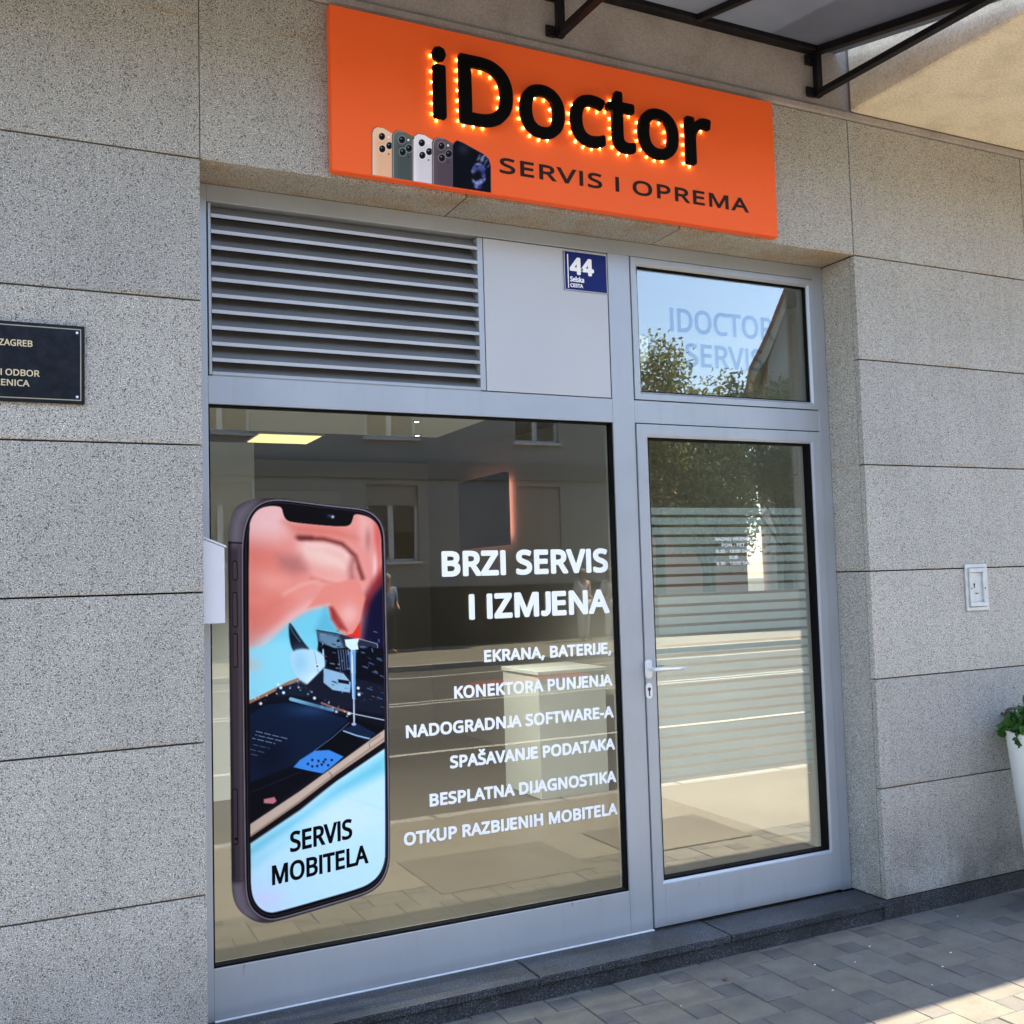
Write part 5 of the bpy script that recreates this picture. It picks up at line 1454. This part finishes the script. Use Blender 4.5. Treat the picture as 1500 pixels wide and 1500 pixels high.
# ================================================================== WALL FITTINGS
pq_ = thing('name_plaque', 'black engraved plaque with gold capitals on the granite left of the shop', 'plaque', (-0.62, 0, 2.25))
MB().box(-0.93, -0.3705, -0.014, -0.001, 2.120, 2.3760, 0.0015).build('plate', M['plaque'], pq_)
MB().frame_xz(-0.9195, -0.3810, 2.1305, 2.3655, 0.0032, -0.0148, -0.0141, 0).build('border', M['brass_dull'], pq_)
flat_text('lettering', 'D ZAGREB', -0.6440, -0.5245, 2.2970, 0.0205, -0.0142, M['gold'], pq_, 16, 0, 0.0006)
flat_text('lettering', 'NI ODBOR', -0.6365, -0.5040, 2.2020, 0.0205, -0.0142, M['gold'], pq_, 16, 0, 0.0006)
flat_text('lettering', 'LENICA', -0.6290, -0.5330, 2.1690, 0.0205, -0.0142, M['gold'], pq_, 16, 0, 0.0006)
for x, z in ((-0.3935, 2.3530), (-0.3935, 2.1430), (-0.907, 2.3530), (-0.907, 2.1430)):
    MB().disc_y(x, -0.0158, -0.0138, z, 0.0042, 14).build('screw', M['steel'], pq_)

sb = thing('wall_socket_plate', 'rectangular cast metal key box plate on the granite right of the door', 'wall plate', (3.7, 0, 1.4))
MB().frame_xz(3.628, 3.7830, 1.2905, 1.5190, 0.018, -0.009, -0.001, 0.0012).build('outer_rim', M['cast_alu'], sb)
MB().frame_xz(3.6475, 3.7635, 1.3105, 1.4995, 0.021, -0.0165, -0.001, 0.002).build('inner_rim', M['cast_alu'], sb)
MB().box(3.6690, 3.7420, -0.0065, -0.001, 1.332, 1.4780, 0.0).build('cover', M['cast_alu'], sb)
MB().disc_y(3.659, -0.0175, -0.0160, 1.4, 0.0036, 12).build('screw_hole', M['gasket'], sb)
MB().disc_y(3.753, -0.0175, -0.0160, 1.4, 0.0036, 12).build('screw_hole', M['gasket'], sb)
MB().disc_y(3.688, -0.0085, -0.006, 1.420, 0.0042, 12).box(3.686, 3.690, -0.008, -0.006, 1.402, 1.418).build('keyhole', M['gasket'], sb)
MB().tube([(3.694, -0.0075, 1.378), (3.702, -0.0085, 1.372), (3.712, -0.0085, 1.376)], 0.0018, 6).build('latch', M['rust'], sb)

hk = MB().tube([(3.840, 0.002, 0.775), (3.838, -0.020, 0.770), (3.8385, -0.030, 0.792), (3.855, -0.034, 0.800), (3.95, -0.036, 0.802)], 0.0075, 10).build('wall_hook', M['rust'], None, True)
tag(hk, 'small bent rusty iron hook sticking out of the granite behind the planter', 'hook')

# planter
plt = thing('white_planter', 'tall white tapered planter with bushy green herbs at the right edge', 'planter', (3.868, -0.265, GZ))
PX, PY = 3.89, -0.265
MB().lathe((PX, PY, GZ), [(0.150, 0.001), (0.157, 0.004), (0.230, 0.80), (0.232, 0.808), (0.224, 0.810), (0.216, 0.78)], 48).build('pot', M['pot'], plt)
MB().lathe((PX, PY, GZ), [(0.02, 0.74), (0.213, 0.752), (0.1, 0.775)], 24).build('soil', M['soil'], plt)


def leaf_cloud(name, pts, size, mat, parent, up=0.3, fold=0.25, aspect=0.6):
    """pts (n,3): every leaf a folded six-point blade"""
    n = len(pts)
    d = rng.normal(size=(n, 3))
    d[:, 2] = d[:, 2] * 0.7 - 0.15
    d /= np.linalg.norm(d, axis=1)[:, None]
    w = np.cross(d, rng.normal(size=(n, 3)) + np.array((0, 0, up)))
    w /= np.linalg.norm(w, axis=1)[:, None] + 1e-9
    nn = np.cross(d, w)
    s = (size * rng.uniform(0.65, 1.25, n))[:, None]
    h = fold * s * 0.5
    v = np.stack([pts, pts + d * s * 0.35 + w * s * aspect * 0.5 + nn * h, pts + d * s * 0.75 + w * s * aspect * 0.4 + nn * h, pts + d * s,
                  pts + d * s * 0.75 - w * s * aspect * 0.4 + nn * h, pts + d * s * 0.35 - w * s * aspect * 0.5 + nn * h], 1).reshape(-1, 3)
    i = np.arange(n) * 6
    f = [q for k in i.tolist() for q in ((k, k + 1, k + 2, k + 3), (k, k + 3, k + 4, k + 5))]
    me = bpy.data.meshes.new(name)
    me.from_pydata(v.tolist(), [], f)
    return link(name, me, mat, parent)


cnt = 900
ang, rad_ = rng.uniform(0, 2 * np.pi, cnt), np.sqrt(rng.uniform(0, 1, cnt)) * 0.235
hz = 0.70 + rng.uniform(-0.03, 0.17, cnt) * (1.1 - (rad_ / 0.26) ** 2)
leaf_cloud('foliage', np.stack([PX + rad_ * np.cos(ang), PY + rad_ * np.sin(ang), hz + 0.0], 1), 0.052, M['herb'], plt, 1.2, 0.3, 0.75)
stm = MB()
for k in range(26):
    a, r = random.uniform(0, 6.28), random.uniform(0.02, 0.16)
    stm.tube([(PX + r * math.cos(a), PY + r * math.sin(a), 0.66), (PX + 1.2 * r * math.cos(a), PY + 1.2 * r * math.sin(a), 0.80)], 0.003, 5)
stm.build('stems', M['herb'], plt)

# canopy ---------------------------------------------------------------------
cn = thing('glass_canopy', 'black steel canopy with smoky sheets on triangular brackets above the sign', 'canopy', (0.8, 0, 3.95))
ZW, ZO, DEP = 3.958, 3.708, 1.04


def cz(y): return ZW + (ZO - ZW) * (-y / DEP)


brx = [-3.0, -1.32, 0.06, 1.44, 2.82]
MB().box(-3.02, 2.84, -0.040, 0.0095, ZW - 0.016, ZW + 0.016, 0.002).build('wall_bar', M['black_steel'], cn)
MB().bar((-3.02, -DEP, ZO), (2.84, -DEP, ZO), 0.034, 0.034, bev=0.002).build('front_bar', M['black_steel'], cn)
for x in brx:
    b = MB()
    b.bar((x, -0.0205, 3.728), (x, -0.0205, ZW - 0.017), 0.034, 0.030, bev=0.002, up=(0, 1, 0))
    b.bar((x, -0.036, 3.745), (x, -DEP + 0.012, ZO - 0.004), 0.030, 0.026, bev=0.002)
    b.bar((x, -0.036, cz(-0.036) - 0.002), (x, -DEP + 0.018, ZO + 0.002), 0.032, 0.032, bev=0.002)
    for z in (3.905, 3.752):
        b.box(x - 0.060, x - 0.0172, -0.012, -0.001, z - 0.024, z + 0.024, 0.002)
        b.disc_y(x - 0.042, -0.018, -0.0115, z, 0.008, 6)
    b.build('bracket', M['black_steel'], cn)
for x in (-2.16, -0.63, 0.75, 2.13):
    MB().bar((x, -0.04, cz(-0.04) + 0.002), (x, -DEP + 0.018, ZO + 0.002), 0.024, 0.028, bev=0.002).build('rafter', M['black_steel'], cn)
for x0, x1 in zip([-3.10] + brx[1:-1], brx[1:-1] + [2.965]):
    o = 0.0195
    MB().prism([(0.009, cz(0.009) + o), (-DEP - 0.05, cz(-DEP - 0.05) + o), (-DEP - 0.05, cz(-DEP - 0.05) + o + 0.006), (0.009, cz(0.009) + o + 0.006)], 'x', x0 + 0.002, x1 - 0.002).build('canopy_sheet', M['canopy'], cn)

# small litter on the paving
lp = np.array([[1.950, -0.19]])
lf_ = MB()
for k in range(3):
    a = 0.6 + k * 1.9
    p0 = Vector((1.951, -0.188, GZ + 0.004))
    d = Vector((math.cos(a), math.sin(a), 0.25)) * 0.017
    w = Vector((-math.sin(a), math.cos(a), 0.15)) * 0.008
    v = [lf_.bm.verts.new(q) for q in (p0, p0 + d * 0.5 + w, p0 + d, p0 + d * 0.5 - w)]
    lf_.bm.faces.new(v[:3]); lf_.bm.faces.new((v[0], v[2], v[3]))
tag(lf_.build('fallen_leaf', M['dry_leaf']), 'small curled brown leaf lying on the pavers in front of the step', 'leaf')
peb = None
for x, y in ((2.70, -0.20), (2.52, -0.30), (2.36, -0.24), (2.93, -0.42), (2.60, -0.62), (3.32, -0.12), (2.24, -0.47), (2.78, -0.51), (1.66, -0.30)):
    if peb is None:
        bm = bmesh.new()
        bmesh.ops.create_icosphere(bm, subdivisions=1, radius=0.0042)
        for v in bm.verts:
            v.co = Vector((v.co.x * random.uniform(0.7, 1.5), v.co.y * random.uniform(0.7, 1.2), v.co.z * 0.5))
        me = bpy.data.meshes.new('pebble')
        bm.to_mesh(me)
        bm.free()
        peb = link('pebble', me, M['white_paint'])
        q = peb
    else:
        q = peb.copy()
        COL.objects.link(q)
    q.location = (x, y, GZ + 0.002)
    q.rotation_euler.z = random.uniform(0, 6)
    s_ = random.uniform(0.6, 1.15)
    q.scale = (s_, s_, s_)
    tag(q, 'tiny white stone chip lying on the pavers beside the step', 'pebble', 'white chips on the pavers')

# ================================================================== INSIDE THE SHOP
RX0, RX1, RY1 = -0.4, 3.40, 6.6
tag(MB().box(RX0, RX1, BACK, RY1, -0.12, -0.004).build('floor', M['in_floor']), kind='structure')
w_ = MB()
w_.box(RX0 - 0.1, RX0, BACK + 0.04, RY1, -0.1, 3.3).box(RX1, RX1 + 0.1, BACK + 0.04, RY1, -0.1, 3.3).box(RX0, RX1, RY1, RY1 + 0.1, -0.1, 3.3)
tag(w_.build('shop_walls', M['in_wall']), kind='structure')
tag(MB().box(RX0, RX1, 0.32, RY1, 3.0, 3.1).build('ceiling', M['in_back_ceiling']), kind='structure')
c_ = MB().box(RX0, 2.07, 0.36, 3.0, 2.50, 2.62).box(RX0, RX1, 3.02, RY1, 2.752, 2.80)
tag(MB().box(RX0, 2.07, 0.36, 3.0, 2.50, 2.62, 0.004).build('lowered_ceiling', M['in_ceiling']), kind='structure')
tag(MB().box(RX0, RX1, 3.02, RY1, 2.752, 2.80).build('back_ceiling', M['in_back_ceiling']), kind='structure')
c_.bm.free()
cl_ = thing('ceiling_lamp', 'square lit ceiling panel glowing yellow deep inside the shop', 'ceiling lamp', (1.45, 4.95, 2.75))
MB().box(1.20, 1.76, 4.72, 5.26, 2.738, 2.751, 0.002).build('frame', M['white_paint'], cl_)
MB().box(1.225, 1.735, 4.745, 5.235, 2.733, 2.7375).build('diffuser', M['lamp_panel'], cl_)
for x, y, lab in ((1.665, 2.330, 'small lit spot light in the lowered shop ceiling, nearer the street'), (1.885, 2.900, 'small lit spot light at the back edge of the lowered shop ceiling'),
                  (0.55, 1.2, 'small added spot light that brightens the shop, in the lowered ceiling above the printed phone'), (1.45, 1.2, 'small added spot light that brightens the shop, in the lowered ceiling above the lettering')):  # last two spots are added out of view to brighten the interior
    sd_ = thing('spot_light', lab, 'spot light', (x, y, 2.5), 'spot lights in the shop ceiling')
    MB().lathe((x, y, 2.4935), [(0.022, 0.0), (0.030, 0.001), (0.030, 0.006)], 20).build('ring', M['white_paint'], sd_)
    MB().lathe((x, y, 2.4922), [(0.014, 0.0), (0.014, 0.001)], 16).build('lens', M['spot'], sd_)
    ld = bpy.data.lights.new('spot_lamp', 'SPOT')
    ld.energy = 25.0
    ld.color = (1.0, 0.93, 0.80)
    ld.spot_size = R(120)
    ld.spot_blend = 0.6
    ld.shadow_soft_size = 0.03
    lo = bpy.data.objects.new('spot_lamp', ld)
    COL.objects.link(lo)
    lo.parent = sd_
    lo.location = (0, 0, -0.02)
pt_ = MB().box(-0.39, 1.02, 4.0, 4.08, -0.003, 2.56).build('partition', M['in_white'])
tag(pt_, 'white partition panel standing inside the shop left of the lamp', 'partition')
cb = thing('back_door', 'cream door in the back wall behind the printed phone', 'door', (1.9, 6.5, 0))
MB().box(1.44, 2.42, 6.54, 6.598, 0.0, 2.44, 0.003).build('leaf', M['in_cream'], cb)
MB().box(1.50, 1.515, 6.49, 6.54, 1.0, 1.12, 0.003).build('handle', M['steel'], cb)
tv = thing('television', 'flat black television on the shop side wall with orange back light', 'television', (3.35, 5.0, 2.1))
MB().box(3.300, 3.345, 4.50, 5.54, 1.80, 2.445, 0.004).build('screen', M['tv'], tv)
MB().box(3.346, 3.36, 4.56, 5.48, 1.86, 2.39).build('back_light', M['tv_glow'], tv)
MB().box(3.361, 3.399, 4.85, 5.2, 1.95, 2.3).build('wall_mount', M['black_steel'], tv)
ct = thing('shop_counter', 'pale grey box counter standing on the shop floor behind the lettering', 'counter', (2.9, 2.9, 0))
MB().box(2.665, 3.20, 2.74, 3.30, 0.0, 0.84, 0.002).build('body', M['counter'], ct)
MB().box(2.655, 3.21, 2.725, 3.31, 0.841, 0.868, 0.003).build('top', M['counter'], ct)

# ================================================================== ACROSS THE STREET (seen in the glass)
HY = -19.0
hb = thing('house_across', 'long grey rendered house with roller blinds across the street', 'house', (4, -22, GZ))
HX0, HX1, HT = -14.0, 14.1, 8.0
wins = [-8.7, -4.8, -0.9, 2.95, 6.9, 10.8]
hw = MB()
xs2 = sorted([HX0, HX1] + [v for x in wins for v in (x, x + 1.28)])
for z0, z1 in ((1.32, 1.95), (3.79, 4.90), (7.1, HT)):
    hw.box(HX0, HX1, HY - 0.35, HY, z0, z1)
for z0, z1 in ((1.95, 3.79), (4.90, 7.1)):
    for a, b in zip(xs2[0::2], xs2[1::2]):
        hw.box(a, b, HY - 0.35, HY, z0, z1)
hw.box(HX0, HX0 + 0.3, HY - 9, HY - 0.36, GZ, HT).box(HX1 - 0.3, HX1, HY - 9, HY - 0.36, GZ, HT).box(HX0, HX1, HY - 9.3, HY - 9.0, GZ, HT)
hw.build('wall', M['house_gray'], hb)
MB().box(HX0 - 0.01, HX1 + 0.01, HY - 0.36, HY + 0.05, GZ, 1.315).build('plinth', M['house_plinth'], hb)
MB().box(HX0 - 0.01, HX1 + 0.01, HY + 0.001, HY + 0.07, 3.93, 4.36, 0.01).build('band', M['house_band'], hb)
MB().box(HX0 + 0.3, HX1 - 0.3, HY - 1.3, HY - 1.2, GZ, HT - 0.1).build('inside', M['dark_room'], hb)
MB().prism([(HY + 0.45, HT), (HY - 4.6, HT + 1.5), (HY - 9.8, HT), (HY - 9.8, HT - 0.15), (HY - 4.6, HT + 1.3), (HY + 0.45, HT - 0.15)], 'x', HX0 - 0.4, HX1 + 0.05).build('roof', M['tile'], hb)
for k, x in enumerate(wins):
    for z0, z1, lower in ((1.95, 3.79, True), (4.90, 7.1, False)):
        f = MB()
        f.frame_xz(x, x + 1.28, z0, z1, 0.07, HY - 0.18, HY - 0.10, 0.004)
        f.box(x + 0.55, x + 0.67, HY - 0.175, HY - 0.095, z0 + 0.07, z1 - 0.07)
        f.box(x - 0.06, x + 1.34, HY - 0.1, HY + 0.09, z0 - 0.06, z0 - 0.002)
        if not lower:
            f.box(x + 0.07, x + 0.55, HY - 0.17, HY - 0.11, z0 + 1.3, z0 + 1.36).box(x + 0.67, x + 1.21, HY - 0.17, HY - 0.11, z0 + 1.3, z0 + 1.36)
        fo = f.build('window', M['white_paint'], hb)
        MB().box(x + 0.07, x + 1.21, HY - 0.150, HY - 0.144, z0 + 0.07, z1 - 0.07).build('pane', M['plain_glass'], fo)
        drop = (0.52 if k != 5 else 1.80) if lower else 0.25
        bl = MB()
        nz = int(drop / 0.05)
        for j in range(nz):
            bl.box(x + 0.02, x + 1.26, HY - 0.085, HY - 0.06, z1 - 0.05 * (j + 1) + 0.004, z1 - 0.05 * j, 0.003)
        bl.build('blind', M['blind'], fo)

gh = thing('gable_house', 'grey gabled house with a red tiled roof across the street behind trees', 'house', (25, -25, GZ))
EV, PV = Vector((0.60, -0.80, 0)), Vector((0.80, 0.60, 0))
G0 = Vector((21.25, -22.0, 0))


def gable_prism(poly, d0, d1, name, mat):
    mb = MB()
    va = [mb.bm.verts.new(G0 + PV * q + EV * d0 + Vector((0, 0, z))) for q, z in poly]
    vb = [mb.bm.verts.new(G0 + PV * q + EV * d1 + Vector((0, 0, z))) for q, z in poly]
    mb.bm.faces.new(va)
    mb.bm.faces.new(vb[::-1])
    for k in range(len(poly)):
        mb.bm.faces.new((va[k], vb[k], vb[(k + 1) % len(poly)], va[(k + 1) % len(poly)]))
    return mb.build(name, mat, gh)


gable_prism([(0.25, GZ), (8.5, GZ), (8.5, 8.0), (8.2, 9.0), (4.4, 18.4), (0.55, 9.0), (0.25, 8.2)], 0.0, 9.0, 'wall', M['gable_gray'])
gable_prism([(-0.15, 7.75), (0.25, 8.35), (0.62, 9.2), (4.4, 18.55), (4.4, 18.9), (0.45, 9.3), (0.05, 8.5), (-0.3, 7.9)], -0.35, 9.3, 'bargeboard', M['house_beige'])
gable_prism([(-0.31, 7.91), (0.04, 8.51), (0.44, 9.31), (4.4, 18.91), (4.4, 19.05), (0.36, 9.38), (-0.04, 8.58), (-0.38, 8.0)], -0.4, 9.35, 'roof', M['tile'])
gable_prism([(1.0, 8.9), (2.0, 8.9), (2.0, 9.4), (1.0, 9.4)], -0.06, -0.001, 'vent_plate', M['house_beige'])
ph_ = thing('pink_house', 'low pink house with a sunlit side wall behind the trees', 'house', (20, -28, GZ))
MB().box(18.7, 24, -33, -26.5, GZ, 3.6).build('wall', M['house_pink'], ph_)
MB().prism([(-26.2, 3.6), (-33.3, 3.6), (-29.7, 6.0)], 'x', 18.4, 24.2).build('roof', M['tile'], ph_)
gw = MB().box(14.5, 60, -18.55, -18.35, GZ, 0.95, 0.01).build('garden_wall', M['house_beige'])
tag(gw, 'low beige garden wall along the far pavement below the trees', 'wall')


def tree(x, y, h, rx, rz, n, leaf, seed, label):
    r_ = np.random.default_rng(seed)
    t = thing('street_tree', label, 'tree', (x, y, GZ), 'trees across the street')
    tr = MB()
    tr.tube([(x, y, GZ), (x + 0.05, y, h * 0.25), (x - 0.04, y + 0.03, h * 0.5), (x + 0.06, y, h * 0.85)], [0.17, 0.13, 0.10, 0.03], 10)
    tips = []
    for k in range(14):
        a = k * 2.4 + r_.uniform(-0.4, 0.4)
        z0 = h * r_.uniform(0.25, 0.6)
        L = rx * r_.uniform(0.6, 1.0)
        e = Vector((x + L * math.cos(a), y + L * math.sin(a) * 0.9, z0 + r_.uniform(0.15, 0.45) * h))
        tr.tube([(x, y, z0), tuple((Vector((x, y, z0)) + e) / 2 + Vector((0, 0, 0.12))), tuple(e)], [0.06, 0.04, 0.012], 6)
        tips.append(np.array(e))
    tr.build('trunk', M['bark'], t)
    cs_ = np.array(tips + [np.array((x + r_.uniform(-.6, .6) * rx, y + r_.uniform(-.6, .6) * rx, h * r_.uniform(0.45, 0.95))) for _ in range(16)])
    pick = r_.integers(0, len(cs_), n)
    d = r_.normal(size=(n, 3))
    d /= np.linalg.norm(d, axis=1)[:, None]
    rr = r_.uniform(0, 1, n) ** 0.45
    P = cs_[pick] + d * rr[:, None] * np.array((rx * 0.42, rx * 0.42, rz * 0.42))
    leaf_cloud('crown', P, leaf, M['leaf'], t, 0.6, 0.2, 0.5)


tree(16.1, -20.6, 8.1, 1.7, 2.2, 8000, 0.15, 11, 'tall leafy tree beside the grey house across the street')
tree(18.2, -21.0, 6.5, 1.9, 2.2, 8000, 0.15, 12, 'round leafy tree second from the grey house across the street')
tree(20.6, -20.4, 7.0, 1.9, 2.2, 8000, 0.15, 13, 'leafy tree in front of the gabled house across the street')
tree(23.2, -20.2, 7.6, 1.9, 2.6, 8000, 0.15, 14, 'leafy tree growing against the gable wall across the street')
tree(17.0, -19.6, 4.9, 1.7, 2.0, 7000, 0.14, 15, 'low bushy tree just behind the far garden wall')
tree(21.6, -19.5, 4.6, 1.8, 2.0, 7000, 0.14, 16, 'wide low tree behind the garden wall near the gabled house')


# people on the far pavement --------------------------------------------------
def person(x, y, face, label, shirt, trousers, strap=False):
    t = thing('person', label, 'person', (x, y, GZ))
    J = {'pelvis': (0, 0, 0.95), 'waist': (0, 0, 1.10), 'chest': (0, 0.01, 1.32), 'neck': (0, 0, 1.48), 'head': (0, -0.01, 1.58), 'crown': (0, 0.0, 1.70),
         'hl': (0.10, 0, 0.90), 'kl': (0.11, -0.02, 0.50), 'al': (0.115, 0.02, 0.09), 'tl': (0.13, -0.15, 0.03),
         'hr': (-0.10, 0, 0.90), 'kr': (-0.11, -0.01, 0.50), 'ar': (-0.12, 0.03, 0.09), 'tr': (-0.14, -0.14, 0.03),
         'sl': (0.19, 0.01, 1.40), 'el': (0.25, 0.02, 1.12), 'wl': (0.22, -0.14, 0.98), 'fl': (0.20, -0.21, 0.96),
         'sr': (-0.19, 0.01, 1.40), 'er': (-0.25, 0.02, 1.12), 'wr': (-0.22, -0.14, 0.98), 'fr': (-0.20, -0.21, 0.96)}
    rad = {'pelvis': .15, 'waist': .14, 'chest': .155, 'neck': .06, 'head': .095, 'crown': .07, 'hl': .095, 'kl': .062, 'al': .042, 'tl': .036, 'hr': .095, 'kr': .062, 'ar': .042, 'tr': .036,
           'sl': .062, 'el': .044, 'wl': .030, 'fl': .030, 'sr': .062, 'er': .044, 'wr': .030, 'fr': .030}
    E = [('pelvis', 'waist'), ('waist', 'chest'), ('chest', 'neck'), ('neck', 'head'), ('head', 'crown'), ('pelvis', 'hl'), ('hl', 'kl'), ('kl', 'al'), ('al', 'tl'), ('pelvis', 'hr'), ('hr', 'kr'), ('kr', 'ar'), ('ar', 'tr'),
         ('chest', 'sl'), ('sl', 'el'), ('el', 'wl'), ('wl', 'fl'), ('chest', 'sr'), ('sr', 'er'), ('er', 'wr'), ('wr', 'fr')]

    def grow(names, grow_by, mat, nm):
        ks = [k for k in J if k in names]
        me = bpy.data.meshes.new(nm)
        ca, sa = math.cos(face), math.sin(face)
        me.from_pydata([(x + J[k][0] * ca - J[k][1] * sa, y + J[k][0] * sa + J[k][1] * ca, GZ + J[k][2]) for k in ks], [(ks.index(a), ks.index(b)) for a, b in E if a in names and b in names], [])
        o = link(nm, me, mat, t)
        md = o.modifiers.new('skin', 'SKIN')
        for i, k in enumerate(ks):
            sv = me.skin_vertices[0].data[i]
            sv.radius = (rad[k] + grow_by, rad[k] * (0.75 if k in ('pelvis', 'waist', 'chest') else 1.0) + grow_by)
            sv.use_root = (i == 0)
        s2 = o.modifiers.new('sub', 'SUBSURF')
        s2.levels = s2.render_levels = 2
        return o
    b = grow(set(J), 0.0, M['skin'], 'body')
    grow({'pelvis', 'waist', 'chest', 'sl', 'el', 'sr', 'er'}, 0.030, shirt, 'shirt')
    grow({'pelvis', 'hl', 'kl', 'al', 'hr', 'kr', 'ar'}, 0.028, trousers, 'trousers')
    hr_ = bmesh.new()
    bmesh.ops.create_uvsphere(hr_, u_segments=16, v_segments=10, radius=0.112)
    bmesh.ops.delete(hr_, geom=[v for v in hr_.verts if v.co.z < 0.0 and v.co.y * 1.0 < 0.02], context='VERTS')
    ca, sa = math.cos(face), math.sin(face)
    for v in hr_.verts:
        c = Vector((v.co.x, v.co.y + 0.012, v.co.z * 1.1))
        v.co = Vector((x + c.x * ca - c.y * sa, y + c.x * sa + c.y * ca, GZ + 1.655 + c.z))
    me = bpy.data.meshes.new('hair')
    hr_.to_mesh(me)
    hr_.free()
    link('hair', me, M['hair'], t, True)
    if strap:
        pts = [(-0.17, -0.10, 1.42), (-0.02, -0.165, 1.25), (0.16, -0.12, 1.0)]
        MB().tube([(x + p[0] * ca - p[1] * sa, y + p[0] * sa + p[1] * ca, GZ + p[2]) for p in pts], 0.016, 8).build('bag_strap', M['strap'], t)


person(6.9, -17.7, math.pi * 0.93, 'person in a blue patterned shirt and dark trousers on the far pavement', M['cloth_blue'], M['cloth_dark'])
person(12.0, -17.9, math.pi * 0.9, 'person in white clothes with a red bag strap, nearer the grey house corner window', M['cloth_white'], M['cloth_white'], True)
person(12.75, -17.8, math.pi * 0.95, 'person in white clothes with a red bag strap, nearer the garden wall', M['cloth_white'], M['cloth_white'], True)

bpy.context.view_layer.update()
